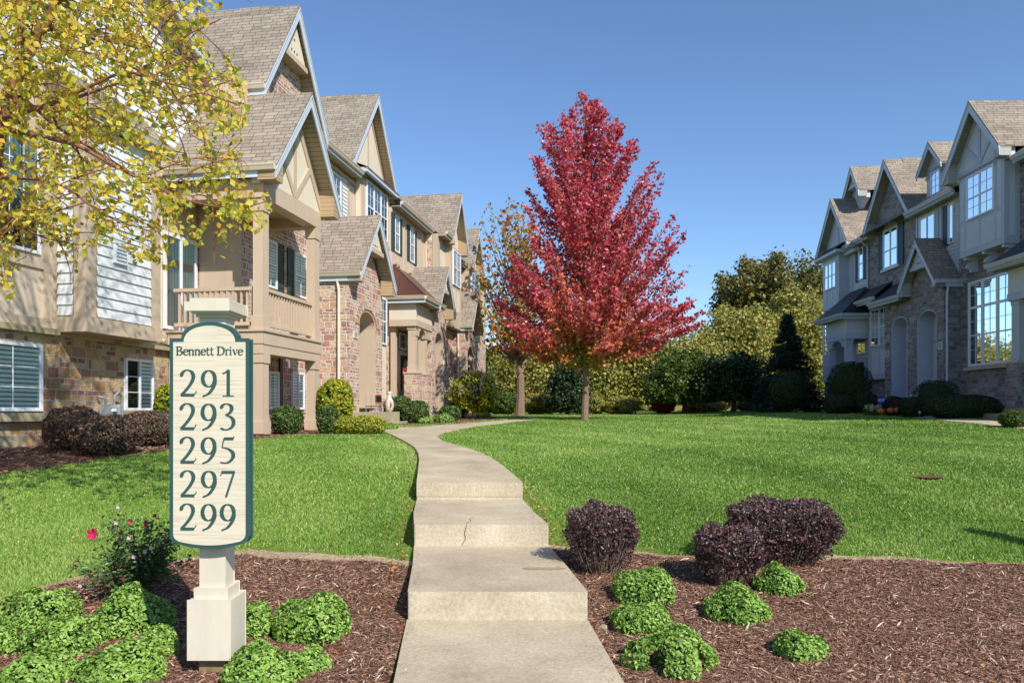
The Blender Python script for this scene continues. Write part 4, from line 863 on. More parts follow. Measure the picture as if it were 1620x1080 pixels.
for pts, r0, r1 in [
    ([P3(10, 172, 7.7), P3(70, 168, 7.5), P3(135, 150, 7.3), P3(210, 120, 7.2), P3(290, 60, 7.1), P3(350, 30, 7.0)], .022, .004),
    ([P3(-10, 190, 7.7), P3(40, 178, 7.4), P3(90, 160, 7.2), P3(140, 138, 7.0), P3(200, 115, 6.9), P3(260, 130, 6.8), P3(330, 150, 6.7), P3(385, 170, 6.6)], .024, .003),
    ([P3(-18, 200, 7.7), P3(60, 215, 7.3), P3(120, 230, 7.0), P3(180, 262, 6.8), P3(240, 292, 6.7), P3(300, 318, 6.6), P3(370, 330, 6.5), P3(425, 318, 6.4)], .026, .003),
    ([P3(-20, 280, 7.7), P3(30, 282, 7.2), P3(70, 286, 7.0), P3(110, 300, 6.9), P3(150, 330, 6.8), P3(200, 355, 6.7), P3(260, 362, 6.6)], .020, .003),
    ([P3(36, 95, 7.7), P3(36, 30, 7.5), P3(34, -40, 7.4)], .025, .01),
    ([P3(88, 2, 7.7), P3(160, -20, 7.5), P3(240, -10, 7.3), P3(275, 8, 7.2), P3(262, 40, 7.2), P3(235, 78, 7.2)], .014, .002),
    ([P3(60, 40, 7.7), P3(140, 60, 7.9), P3(230, 80, 8.1), P3(310, 120, 8.2), P3(390, 130, 8.3)], .018, .003),
    ([P3(20, 140, 7.7), P3(90, 200, 8.0), P3(170, 250, 8.2), P3(260, 300, 8.4), P3(350, 300, 8.5), P3(440, 300, 8.6)], .02, .003),
    ([P3(-20, 330, 7.7), P3(20, 350, 7.9), P3(60, 372, 8.0), P3(110, 385, 8.1), P3(160, 390, 8.1)], .016, .003),
    ([P3(-20, 400, 7.7), P3(0, 410, 7.5), P3(14, 440, 7.4)], .012, .004),
    ([P3(118, -120, 7.8), P3(220, -90, 7.6), P3(320, -40, 7.4), P3(400, 5, 7.3)], .016, .003)]:
    br.append(chain(pts, r0, r1))
# region of the photograph's crown, used as a pruning outline in the plane of the boughs
OUT = OUTL = [(-140, -60), (330, -60), (350, -10), (352, 20), (330, 40), (335, 75), (400, 95), (395, 190), (378, 235), (440, 270), (455, 310), (425, 345), (395, 400), (360, 418), (335, 408), (300, 400), (275, 430), (262, 440), (235, 425), (205, 415), (175, 380), (150, 400), (138, 430), (115, 462), (95, 420), (60, 395), (38, 400), (20, 470), (0, 500), (-140, 520)]
tw = 0
# finer side boughs spreading evenly through the crown
allp = [q for sp in br for q in sp] + main[0][14:]
for _ in range(95):
    for _t in range(30):
        tx, ty_, tY = random.uniform(-80, 450), random.uniform(-30, 440), random.uniform(6.5, 8.9)
        if not inpoly(np.array([tx]), np.array([ty_]), OUTL)[0]: continue
        e = P3(tx, ty_, tY); c = min(random.sample(allp, 25), key=lambda q: (q - e).length + (2 if q.z < e.z - .3 else 0))
        if .25 < (c - e).length < 1.9: break
    else: continue
    m_ = c.lerp(e, .5) + Vector((0, 0, .10 * (c - e).length)); br.append(chain([c, m_, e, e + (e - m_) * .25 + Vector((0, 0, -.12))], .008, .002))
def ok(p):
    w = p + O; return inpoly(np.array([810 + FPX * w.x / w.y]), np.array([650 - FPX * (w.z - 1.45) / w.y]), OUT)[0]
for sp in br + [main[0][20:]]:
    L_ = sum((sp[i + 1] - sp[i]).length for i in range(len(sp) - 1))
    for k in range(int(L_ * 5)):
        i = random.randrange(2, len(sp) - 1); p = sp[i].lerp(sp[i + 1], random.random()) if i + 1 < len(sp) else sp[i]
        a = random.random() * 6.283; l = random.uniform(.25, .8); d = Vector((math.cos(a) * .8 + .3, math.sin(a) * .9, random.uniform(-.5, .3))).normalized()
        q1 = p + d * l * .5; q2 = p + d * l * .85 + Vector((0, 0, -l * random.uniform(.2, .6)))
        if not (ok(q2) and ok(q1)): continue
        mb.tube([p, q1, q2], [.005, .0035, .0015], 4); tw += 1
        m = int(8 + l * 22)
        for _ in range(m):
            t = random.uniform(.2, 1.05); c = (p.lerp(q1, t * 2) if t < .5 else q1.lerp(q2, (t - .5) * 2)) + Vector([random.gauss(0, .038) for _ in range(3)]) + Vector((0, 0, -.02))
            if ok(c): LP.append(tuple(c)); LN_.append((random.gauss(0, 1), random.gauss(-.4, 1), random.gauss(.2, .7)))
# the part of the crown above and left of the frame
nf = 6500; cc = RNG.normal(size=(300, 3)) * [1.5, 1.3, 1.7] + np.array([-4.3, 7.9, 9.0]) - np.array(O)
cc = cc[(cc[:, 2] + O.z) > 1.45 + 720 / FPX * np.maximum(cc[:, 1] + O.y, 5)]
cl = RNG.integers(0, len(cc), nf); Q = cc[cl] + RNG.normal(size=(nf, 3)) * .28; LP += [tuple(q) for q in Q]; LN_ += [tuple(v) for v in RNG.normal(size=(nf, 3))]
for c in cc[::4]: mb.tube([main[0][-1] if c[2] > 8 else main[0][len(main[0]) * 3 // 4], Vector(c)], [.02, .004], 4)
LP = np.array(LP); LNn = np.array(LN_); W_ = LP + np.array(O); qx = 810 + FPX * W_[:, 0] / W_[:, 1]; qy = 650 - FPX * (W_[:, 2] - 1.45) / W_[:, 1]
kp = ~((qx > 345) & (qy > -150) & ~inpoly(qx, qy, OUT)); LP = LP[kp]; LNn = LNn[kp]
hue = np.clip(RNG.beta(1.7, 1.9, len(LP)), 0, 1)
leaves('crown', LP, LNn, RNG.uniform(.046, .084, len(LP)), M['birchleaf'], bt, hue, .78, .12); mb.build('trunk', M['bark_red'], bt)
print('birch twigs', tw, 'leaves', len(LP))
# ---------------------------------------------------------------- townhouses
class House:
    def __init__(s, side, s0, t0, label, z0=None):
        s.side = side; (wx, wy) = (lw if side > 0 else rw)(s0, t0); z0 = g(wx, wy) if z0 is None else z0; s.o0 = (s0, t0, z0)
        s.root = empty('townhouse', (wx, wy, z0), LROT if side > 0 else RROT, label, 'townhouse')
        s.mp = lambda a, t, z: ((t - t0) * side, a - s0, z - z0)
        s.L = side > 0
    def mb(s): return MB(s.mp)
    def put(s, name, m, mat, parent=None, **k): return m.build(name, mat, parent or s.root, **k)
    def box(s, name, mat, s0, s1, t0, t1, z0, z1, parent=None, bevel=0): return s.put(name, s.mb().box(s0, s1, t0, t1, z0, z1), mat, parent, bevel=bevel)
def clip(poly, z0, z1):
    def cut(P, f, inside):
        out = []
        for i in range(len(P)):
            a, b = P[i], P[(i + 1) % len(P)]; ia, ib = inside(a), inside(b)
            if ia: out.append(a)
            if ia != ib: k = (f - a[1]) / (b[1] - a[1]); out.append((a[0] + (b[0] - a[0]) * k, f))
        return out
    P = cut(poly, z0, lambda p: p[1] >= z0 - 1e-9)
    return cut(P, z1, lambda p: p[1] <= z1 + 1e-9) if len(P) > 2 else []
def laps(h, name, poly, fix, axis='t', sgn=1, pitch=.125, lip=.022, mat=None):
    """lap siding: poly (s,z) on the plane t=fix, or (t,z) on the plane s=fix; each board leans out at its foot"""
    m = h.mb(); zs = [p[1] for p in poly]; z = min(zs)
    while z < max(zs) - 1e-6:
        z1 = min(z + pitch, max(zs)); P = clip(poly, z, z1)
        if len(P) >= 3:
            off = lambda q: fix + sgn * (lip * (1 - (q[1] - z) / pitch) + .002)
            vs = [(q[0], off(q), q[1]) if axis == 't' else (off(q), q[0], q[1]) for q in P]; m.add(vs, [tuple(range(len(vs)))])
            lo = [q for q in P if abs(q[1] - z) < 1e-6]
            if len(lo) >= 2:
                a, b = min(q[0] for q in lo), max(q[0] for q in lo)
                vs = [(a, fix + sgn * (lip + .002), z), (b, fix + sgn * (lip + .002), z), (b, fix, z), (a, fix, z)]
                if axis != 't': vs = [(v[1], v[0], v[2]) for v in vs]
                m.add(vs, [(0, 1, 2, 3)])
        z = z1
    return h.put(name, m, mat or M['siding'])
def window(h, s0, s1, z0, z1, t, cols=1, mid=None, grid=(2, 2), blind='blind', fr=.055, mul=None, glass='glass', label=None, trans=None, arch=False, blind_bot=0., slide=False, frame='white'):
    """frame > pane, blind. mid: height share of the meeting rail; trans: share of a transom bar"""
    m = h.mb(); d = .05; W = (s1 - s0); mb2 = h.mb(); mul = mul or fr
    m.box(s0, s1, t, t + d + .012, z0, z0 + fr); m.box(s0, s1, t, t + d + .012, z1 - fr, z1)
    m.box(s0, s0 + fr, t, t + d + .01, z0 + fr, z1 - fr); m.box(s1 - fr, s1, t, t + d + .01, z0 + fr, z1 - fr)
    cw = (W - 2 * fr - (cols - 1) * mul) / cols; zc = [z0 + fr, z1 - fr]
    bars = []
    if mid: bars.append((z0 + (z1 - z0) * mid, .05))
    if trans: bars.append((z0 + (z1 - z0) * trans, .09))
    for i in range(cols):
        a = s0 + fr + i * (cw + mul); b = a + cw
        if i < cols - 1: m.box(b, b + mul, t, t + d + .008, zc[0], zc[1])
        for zb, w in bars: m.box(a, b, t, t + d + .005, zb - w / 2, zb + w / 2)
        lev = [zc[0]] + sorted(x[0] for x in bars) + [zc[1]]
        for j in range(len(lev) - 1):
            la, lb = lev[j], lev[j + 1]
            if grid:
                for k in range(1, grid[0]): x = a + (b - a) * k / grid[0]; m.box(x - .008, x + .008, t + .034, t + .042, la, lb)
                for k in range(1, grid[1]): x = la + (lb - la) * k / grid[1]; m.box(a, b, t + .0335, t + .0425, x - .008, x + .008)
    f = h.put('window', m, M[frame]); 
    if label: f['label'] = label
    a, b = s0 + .02, s1 - .02; gp = h.mb(); gp.add([(a, t + .03, zc[0] - .02), (b, t + .03, zc[0] - .02), (b, t + .03, zc[1] + .02), (a, t + .03, zc[1] + .02)], [(0, 1, 2, 3)]); h.put('pane', gp, M[glass], f)
    bk = h.mb(); bk.add([(a, t + .006, z0 + .02), (b, t + .006, z0 + .02), (b, t + .006, z1 - .02), (a, t + .006, z1 - .02)], [(0, 1, 2, 3)], 1)
    if blind:
        zb = z0 + (z1 - z0) * blind_bot
        for i in range(cols):
            if slide and i == 0: continue
            x0 = s0 + fr + i * (cw + mul); bk.add([(x0, t + .016, zb), (x0 + cw, t + .016, zb), (x0 + cw, t + .016, z1 - .03), (x0, t + .016, z1 - .03)], [(0, 1, 2, 3)], 0)
    h.put('blind', bk, [M[blind or 'blind'], M['dark']], f); return f
def shutter(h, s0, s1, z0, z1, t, mat='shutter'):
    m = h.mb(); m.box(s0 + .03, s1 - .03, t, t + .03, z0, z1); n = 3
    for k in range(n): zc = z0 + (z1 - z0) * (.12 + .38 * k); m.box(s0, s1, t + .03, t + .045, zc - .045, zc + .045)
    m.box(s0 + .0, s0 + .05, t, t + .042, z0, z1); m.box(s1 - .05, s1, t, t + .042, z0, z1); h.put('shutter', m, M[mat])
def gable(h, sc, hl, hr, ze, zr, tf, tw, tb, wall='tan', roof='roof', fascia='fascia', soffit='soffit', ret=.35, wallmat=None, zl=None, rl=True, rr=True, rake=.22, th=.06, wallh=0.):
    """gable roof whose ridge runs back from the front; hl/hr half widths, front at tf, gable wall at tw, back at tb"""
    zl = zl if zl is not None else ze; sl_ = (zr - zl) / hl; sr = (zr - ze) / hr
    A, Bp, C_ = (sc - hl, zl), (sc, zr), (sc + hr, ze)
    m = h.mb(); m.prism([A, Bp, C_, (C_[0], C_[1] + th), (sc, zr + th * 1.3), (A[0], A[1] + th)], 't', tb, tf + .05); h.put('roof', m, M[roof])
    if hl > 1.8 and tf - tb > 3:
        m = h.mb(); sv = min(sl_, sr); m.prism([(sc - .16, zr + th * 1.3 - .16 * sv - .0), (sc - .16, zr + th * 1.3 - .16 * sv + .05), (sc, zr + th * 1.3 + .05), (sc + .16, zr + th * 1.3 - .16 * sv + .05), (sc + .16, zr + th * 1.3 - .16 * sv), (sc, zr + th * 1.3 + .002)], 't', tb + .5, tf - .75); h.put('ridge_vent', m, M[roof])
    m = h.mb(); rk = rake * 1.25; m.prism([(A[0], A[1] - rk), (sc, zr - rk * 1.15), (C_[0], C_[1] - rk), (C_[0], C_[1] - .004), (sc, zr - .004), (A[0], A[1] - .004)], 't', tf, tf + .035)
    m.prism([(A[0] - .01, A[1] - .06), (sc, zr - .05), (C_[0] + .01, C_[1] - .06), (C_[0] + .01, C_[1] + .0), (sc, zr + .0), (A[0] - .01, A[1] + .0)], 't', tf + .036, tf + .06); h.put('rake_board', m, M[fascia])
    m = h.mb(); m.prism([(A[0], A[1] - .03), (sc, zr - .035), (C_[0], C_[1] - .03), (C_[0], C_[1] - .05), (sc, zr - .06), (A[0], A[1] - .05)], 't', tw - .02, tf - .002); h.put('soffit', m, M[soffit])
    for on, sg, x in ((rl, -1, sc - hl), (rr, 1, sc + hr)):
        if on:
            z = zl if sg < 0 else ze; sl2 = sl_ if sg < 0 else sr; a = x; b = x - sg * ret
            P = [(a, z - rk - .02), (b, z - rk - .02), (b, z + ret * sl2 - .06), (a, z - .06)]; rm = h.mb(); rm.prism(P, 't', tw + .002, tf - .004); h.put('eave_return', rm, M['ret_' + ('t' if h.L else 'g')])
    if wall:
        k = wallh; m = h.mb(); m.prism([(A[0] + .12, A[1] - rk - .05 - k), (C_[0] - .12, C_[1] - rk - .05 - k), (C_[0] - .12, C_[1] - .02 + .1 * sr - .06), (sc, zr - .06), (A[0] + .12, A[1] - .02 + .1 * sl_ - .06)], 't', tw - .2, tw); h.put('gable_wall', m, M[wall])
def boards(h, name, segs, t, w=.14, d=.035, mat='trim'):
    """flat timber boards along (s,z)-(s,z) segments on plane t"""
    if 'panel' in name and len(segs) > 1:
        for sg_ in segs: boards(h, name, [sg_], t, w, d, mat)
        return
    m = h.mb()
    for i, (a, b) in enumerate(segs):
        dx, dz = b[0] - a[0], b[1] - a[1]; L_ = math.hypot(dx, dz); nx_, nz_ = -dz / L_ * w / 2, dx / L_ * w / 2
        m.prism([(a[0] + nx_, a[1] + nz_), (b[0] + nx_, b[1] + nz_), (b[0] - nx_, b[1] - nz_), (a[0] - nx_, a[1] - nz_)], 't', t, t + d + .003 * (i % 3))
    h.put(name, m, M[mat])
def truss(h, sc, zr, zb, tf, tw, sl, mat='cream', trim='trim'):
    """closed triangular box with vent holes filling the peak of a gable"""
    hw = (zr - .1 - zb) / sl; m = h.mb(); m.prism([(sc - hw, zb), (sc + hw, zb), (sc, zr - .1)], 't', tw, tf - .12); pk = h.put('gable_vent', m, M[mat])
    m = h.mb(); m.box(sc - hw, sc + hw, tw, tf - .07, zb - .14, zb); h.put('ledge', m, M[trim], pk)
    m = h.mb()
    for x, z in ((-.22, .12), (.0, .12), (.22, .12), (0, .38)): m.box(sc + x * hw - .03, sc + x * hw + .03, tf - .121, tf - .114, zb + z * (zr - zb) - .03, zb + z * (zr - zb) + .03)
    h.put('vent_hole', m, M['black'], pk)
def eave(h, s0, s1, tw, to, z, end=True, fasc='fascia', sof='soffit', gut='gutter'):
    """eave along the front: gutter, fascia, soffit"""
    m = h.mb(); m.box(s0, s1, tw, to, z - .20, z - .17); h.put('soffit', m, M[sof])
    m = h.mb(); m.box(s0, s1, to - .03, to, z - .22, z); h.put('fascia', m, M[fasc])
    m = h.mb(); m.prism([(to + .002, z - .13), (to + .07, z - .12), (to + .10, z - .05), (to + .12, z - .02), (to + .12, z + .0), (to + .002, z + .0)], 's', s0, s1); h.put('gutter', m, M[gut])
def side_eave(h, sx_, t0, t1, z, sgn=-1, fasc='fascia', gut='gutter'):
    m = h.mb(); P = [(sx_ + sgn * .002, z - .13), (sx_ + sgn * .07, z - .12), (sx_ + sgn * .10, z - .05), (sx_ + sgn * .12, z - .02), (sx_ + sgn * .12, z), (sx_ + sgn * .002, z)]
    m.prism(P, 't', t0, t1); h.put('gutter', m, M[gut])
    m = h.mb(); m.box(sx_ if sgn < 0 else sx_ - .03, sx_ + .03 if sgn < 0 else sx_, t0, t1, z - .26, z - .002); h.put('fascia', m, M[fasc])
def spout(h, s, t, z0, z1, kick=0., ks=-.12, kt=.18, mat='gutter'):
    m = h.mb(); w = .038
    pts = [(s + ks, t + kt, z1 + .15), (s + ks, t + kt, z1 + .02), (s, t + .06, z1 - .30), (s, t + .06, z0 + .12), (s - .02, t + .2, z0 + .02)] if kick else [(s, t + .06, z1), (s, t + .06, z0 + .12), (s, t + .22, z0 + .02)]
    m.tube(pts, w * 1.25, 4); h.put('downspout', m, M[mat])
def archwall(h, name, mat, s0, s1, z0, z1, arches, t0, t1, top=None):
    """front wall of an entry with arched openings: arches = [(sa, sb, spring, crown)]; top: (sc, zr) peak"""
    P = [(s0, z0)]
    for sa, sb, sp_, cr in arches:
        P.append((sa, z0)); P.append((sa, sp_)); c = (sa + sb) / 2
        P += [(c - (sb - sa) / 2 * math.cos(a), sp_ + (cr - sp_) * math.sin(a)) for a in np.linspace(.15, math.pi - .15, 13)]
        P.append((sb, sp_)); P.append((sb, z0))
    P += [(s1, z0), (s1, z1)] + ([top] if top else []) + [(s0, z1)]
    m = h.mb(); m.prism(P, 't', t0, t1); return h.put(name, m, M[mat])
def archtrim(h, sa, sb, z0, sp_, cr, t0, t1, mat='trim'):
    """smooth jambs and curved head lining an arch"""
    m = h.mb(); w = .06; c = (sa + sb) / 2; k = (sb - sa) / 2
    m.box(sa, sa + w, t0, t1, z0, sp_); m.box(sb - w, sb, t0, t1, z0, sp_)
    o = [(c - k * math.cos(a), sp_ + (cr - sp_) * math.sin(a)) for a in np.linspace(0, math.pi, 15)]; i_ = [(c - (k - w) * math.cos(a), sp_ + (cr - w - sp_) * math.sin(a)) for a in np.linspace(0, math.pi, 15)]
    for j in range(14): m.prism([o[j], o[j + 1], i_[j + 1], i_[j]], 't', t0, t1)
    h.put('arch_lining', m, M[mat])
def column(h, s, t, z0, z1, w=.34, mat='trim', ped=None, pedmat='stone'):
    m = h.mb(); b = z0 if not ped else ped
    m.box(s - w / 2, s + w / 2, t - w / 2, t + w / 2, b, z1); m.box(s - w / 2 - .03, s + w / 2 + .03, t - w / 2 - .03, t + w / 2 + .03, b, b + .22)
    m.box(s - w / 2 - .03, s + w / 2 + .03, t - w / 2 - .03, t + w / 2 + .03, z1 - .16, z1 - .04); m.box(s - w / 2 - .055, s + w / 2 + .055, t - w / 2 - .055, t + w / 2 + .055, z1 - .04, z1)
    c = h.put('column', m, M[mat])
    if ped:
        m = h.mb(); m.box(s - w / 2 - .12, s + w / 2 + .12, t - w / 2 - .12, t + w / 2 + .12, z0, ped - .06); h.put('pedestal', m, M[pedmat], c)
        m = h.mb(); m.box(s - w / 2 - .15, s + w / 2 + .15, t - w / 2 - .15, t + w / 2 + .15, ped - .06, ped); h.put('capstone', m, M['concrete_side'], c)
def prism_roof(h, name, faces, mat):
    m = h.mb()
    for f in faces: m.add(f, [tuple(range(len(f)))]); m.add([(a, b, c - .05) for a, b, c in f], [tuple(range(len(f)))])
    return h.put(name, m, M[mat])
M['ret_t'] = striped('return_boards_tan', 'b09674', .11, .35, .12); M['ret_g'] = striped('return_boards_grey', 'a9a7a0', .11, .45, .12)
M['g_soffit'] = striped('grey_soffit', '9c9888', .12, .4, .12)
def plaque(h, s, t, z, w=.34, hh=.22, num=None):
    m = h.mb(); m.box(s - w / 2, s + w / 2, t, t + .03, z - hh / 2, z + hh / 2); p = h.put('number_plaque', m, M['cream' if h.L else 'shade_panel'])
    m = h.mb(); m.box(s - w * .32, s + w * .32, t + .03, t + .033, z - hh * .32, z + hh * .32); h.put('plate', m, M['metal'], p)
    if num:
        P = (lambda x, y, zz_: h.mp(s + x, t + .03 - y, z + zz_)) if h.L else (lambda x, y, zz_: h.mp(s - x, t + .03 - y, z + zz_))
        lettering('number', num, 0, -hh * .3, hh * .6, -.002, p, M['black'], P=P, k=1.2)
# ================= left row
A = House(1, 12, -10.8, 'near left townhouse with big white siding gable, tan bay and stone base behind the birch')
A.box('stone_wall', M['stone_big'], 4, 17.3, -18, -10.8, .55, 2.86)
A.box('foundation', M['foundation'], 3.9, 11.95, -12, -10.77, .4, 1.02)
A.box('stone_ledge', M['foundation'], 4, 12.6, -10.9, -10.66, 2.86, 2.97); A.box('stone_ledge', M['foundation'], 14.3, 16.1, -10.9, -10.66, 2.84, 2.93)
A.box('window_sill', M['foundation'], 9.6, 12.4, -10.9, -10.66, 1.27, 1.42); A.box('window_sill', M['foundation'], 14.5, 15.6, -10.9, -10.72, 1.38, 1.47)
A.box('stucco_wall', M['tan'], 4, 17.3, -18, -10.82, 2.86, 8.9)
window(A, 9.7, 12.28, 1.45, 2.66, -10.8, cols=2, grid=(2, 3), fr=.06, slide=False, label='wide white sliding window with shutters behind, in the stone base')
window(A, 14.56, 15.5, 1.47, 2.58, -10.8, cols=2, grid=(1, 3), fr=.05, slide=True)
window(A, 10.2, 12.25, 4.3, 6.45, -10.82, cols=2, mid=.5, grid=(3, 2), blind='curtain', blind_bot=.45)
boards(A, 'trim_boards', [((4, 3.05), (12.6, 3.05)), ((9.9, 3.1), (9.9, 6.9)), ((12.45, 3.1), (12.45, 7.3)), ((9.9, 4.15), (12.5, 4.15)), ((9.9, 6.6), (12.5, 6.6)), ((4, 7.4), (12.6, 7.4)), ((14.95, 3.0), (14.95, 7.5)), ((16.05, 3.0), (16.05, 7.5)), ((14.9, 3.1), (17.3, 3.1)), ((14.9, 4.9), (17.3, 4.9)), ((14.9, 6.7), (17.3, 6.7))], -10.82, .2, .04)
# bay
A.box('bay', M['trim'], 12.66, 14.82, -10.8, -10.18, 2.98, 6.95)
m = A.mb(); m.box(12.6, 14.88, -10.8, -10.12, 2.93, 3.22); m.box(12.62, 12.9, -10.4, -10.14, 3.22, 6.95); m.box(14.56, 14.86, -10.4, -10.14, 3.22, 6.95); m.box(12.6, 14.88, -10.8, -10.12, 6.9, 7.1); A.put('bay_trim', m, M['trim'])
laps(A, 'siding', [(12.92, 3.24), (14.54, 3.24), (14.54, 6.88), (12.92, 6.88)], -10.165, pitch=.20, lip=.03)
laps(A, 'siding', [(-10.74, 3.24), (-10.42, 3.24), (-10.42, 6.88), (-10.74, 6.88)], 12.64, axis='s', sgn=-1, pitch=.20, lip=.03)
m = A.mb(); m.box(13.35, 13.72, -10.17, -10.08, 4.35, 4.78); v_ = A.put('wall_vent', m, M['white']); m = A.mb()
for k in range(5): m.box(13.39, 13.68, -10.078, -10.07, 4.40 + k * .07, 4.43 + k * .07)
A.put('slats', m, M['metal'], v_)
prism_roof(A, 'bay_roof', [[(12.4, -9.95, 7.1), (15.05, -9.95, 7.1), (15.05, -10.82, 7.95), (12.4, -10.82, 7.95)], [(12.4, -9.95, 7.1), (12.4, -10.82, 7.95), (12.4, -10.82, 7.1)], [(15.05, -9.95, 7.1), (15.05, -10.82, 7.95), (15.05, -10.82, 7.1)]], 'roof')
eave(A, 12.4, 15.05, -10.7, -9.97, 7.1)
# the large siding gable
gable(A, 11.7, 5.8, 5.8, 9.45, 13.4, -10.3, -10.85, -18, wall=None, ret=.4)
laps(A, 'siding', [(5.9, 7.5), (17.28, 7.5), (17.28, 9.5), (11.7, 13.3), (5.9, 9.4)], -10.82, pitch=.155, lip=.022)
A.box('gable_wall', M['siding'], 6, 17.3, -17.9, -10.84, 8.9, 9.5)
spout(A, 15.75, -10.82, 3.0, 7.3, 1); spout(A, 16.1, -10.8, .95, 2.9, 1, .05, .2)
# --- B: stone gable with the tan porch
Bh = House(1, 19.5, -9.6, 'tan and stone townhouse with raised porch on square posts under a steep timbered gable')
Bh.box('stone_wall', M['stone'], 17.32, 21.35, -18, -9.6, .6, 9.55)
Bh.box('side_wall', M['deckpaint'], 17.28, 17.32, -10.75, -9.62, 3.2, 6.6)
gable(Bh, 19.56, 1.95, 1.95, 9.55, 12.5, -9.2, -9.6, -15, wall='stone', ret=.3, wallh=.3)
truss(Bh, 19.56, 12.4, 11.15, -9.2, -9.6, 2.95 / 1.95, mat='cream')
side_eave(Bh, 17.6, -15, -9.15, 9.58)
boards(Bh, 'trim_boards', [((17.4, 9.0), (17.4, 9.5))], -9.6, .14)
window(Bh, 18.35, 19.03, 4.70, 5.95, -9.6, mid=.5, grid=(2, 2)); shutter(Bh, 19.08, 19.46, 4.66, 5.98, -9.6); shutter(Bh, 19.68, 20.05, 4.66, 5.98, -9.6)
window(Bh, 20.1, 20.9, 4.70, 5.95, -9.6, mid=.5, grid=(2, 2)); window(Bh, 19.95, 20.72, 1.5, 2.55, -9.6, cols=2, grid=(1, 2)); window(Bh, 18.6, 19.15, 1.5, 2.5, -9.6, grid=(2, 2))
m = Bh.mb(); m.box(19.2, 19.36, -9.6, -9.55, 1.2, 2.9); Bh.put('electric_conduit', m, M['black'])
# porch
Bh.box('deck', M['deckpaint'], 16.02, 19.2, -10.75, -8.37, 2.98, 3.26, bevel=.01)
m = Bh.mb(); m.box(15.98, 19.24, -10.76, -8.33, 3.26, 3.31); m.box(16.04, 19.18, -8.75, -8.39, 2.76, 2.98); m.box(16.04, 16.3, -10.7, -8.75, 2.76, 2.98); Bh.put('deck_beam', m, M['deckpaint'])
for s_ in (16.205, 19.015):
    m = Bh.mb(); w = .125; t_ = -8.535
    m.box(s_ - w, s_ + w, t_ - w, t_ + w, 1.1, 2.76); m.box(s_ - .16, s_ + .16, t_ - .16, t_ + .16, .93, 1.22); m.box(s_ - .15, s_ + .15, t_ - .15, t_ + .15, 2.55, 2.76)
    m.box(s_ - w, s_ + w, t_ - w, t_ + w, 3.31, 6.3); m.box(s_ - .15, s_ + .15, t_ - .15, t_ + .15, 3.31, 3.62); m.box(s_ - .15, s_ + .15, t_ - .15, t_ + .15, 6.0, 6.3)
    pp = Bh.put('porch_post', m, M['deckpaint'], bevel=.006); m = Bh.mb(); m.box(s_ - .12, s_ + .12, t_ - .12, t_ + .12, .7, .93); Bh.put('post_foot', m, M['foundation'], pp)
m = Bh.mb(); m.box(16.36, 18.87, -8.60, -8.48, 4.22, 4.30); m.box(16.36, 18.87, -8.58, -8.50, 3.42, 3.50); Bh.put('railing', m, M['deckpaint'])
m = Bh.mb(); m.box(16.15, 16.27, -10.7, -8.68, 4.22, 4.30); m.box(16.17, 16.25, -10.7, -8.68, 3.42, 3.50); Bh.put('railing', m, M['deckpaint'])
for k in range(17): x_ = 16.46 + k * .144; Bh.box('baluster', M['deckpaint'], x_, x_ + .034, -8.565, -8.515, 3.50, 4.22)
for k in range(14): y_ = -10.6 + k * .142; Bh.box('baluster', M['deckpaint'], 16.185, 16.235, y_, y_ + .042, 3.50, 4.22)
m = Bh.mb(); m.box(16.02, 19.2, -8.72, -8.38, 6.3, 6.72); m.box(16.02, 16.36, -10.75, -8.72, 6.3, 6.72); m.box(18.86, 19.2, -9.6, -8.72, 6.3, 6.72); Bh.put('porch_beam', m, M['deckpaint'])
Bh.box('porch_ceiling', M['soffit2'], 16.36, 18.86, -10.75, -8.72, 6.55, 6.6)
window(Bh, 15.9, 17.2, 3.35, 5.6, -10.80, cols=2, grid=None, blind='curtain', fr=.08, label='white sliding porch door with pale curtains')
gable(Bh, 17.68, 1.86, 1.86, 6.9, 9.25, -8.0, -8.42, -11.3, wall='cream', ret=.4, rake=.2)
side_eave(Bh, 15.82, -11.2, -7.98, 6.95); 
boards(Bh, 'timber_frame', [((17.68, 6.8), (17.68, 8.95)), ((17.68, 6.75), (16.85, 7.75)), ((17.68, 6.75), (18.6, 7.75)), ((16.15, 6.86), (17.68, 8.86)), ((19.2, 6.86), (17.68, 8.86))], -8.42, .15, .03)
# --- C
C_ = House(1, 24.5, -9.9, 'tan stucco townhouse with triple bay window and arched stone entry with clay vase')
C_.box('lower_wall', M['stone'], 21.36, 28.4, -17, -9.92, .7, 6.2)
C_.box('stucco_wall', M['tan'], 21.36, 28.4, -17, -9.9, 6.2, 9.7)
laps(C_, 'siding', [(21.4, 6.2), (23.3, 6.2), (23.3, 9.5), (21.4, 9.5)], -9.9, pitch=.14)
window(C_, 23.45, 24.2, 7.9, 9.28, -9.9, mid=.5, grid=(2, 2), blind='curtain'); laps(C_, 'siding', [(24.36, 6.4), (24.8, 6.4), (24.8, 9.4), (24.36, 9.4)], -9.88, pitch=.13)
boards(C_, 'trim_boards', [((24.28, 6.4), (24.28, 9.5)), ((24.88, 6.4), (24.88, 9.5)), ((21.4, 9.45), (28.4, 9.45)), ((21.4, 6.2), (28.4, 6.2))], -9.9, .12, .04)
eave(C_, 21.36, 25.2, -9.9, -9.5, 9.78)
prism_roof(C_, 'main_roof', [[(21.0, -9.45, 9.78), (28.6, -9.45, 9.78), (28.6, -12.0, 12.0), (21.0, -12.0, 12.0)]], 'roof')
gable(C_, 26.85, 2.45, 2.3, 9.95, 13.1, -9.5, -9.9, -14, wall='cream', ret=.35, wallh=.3)
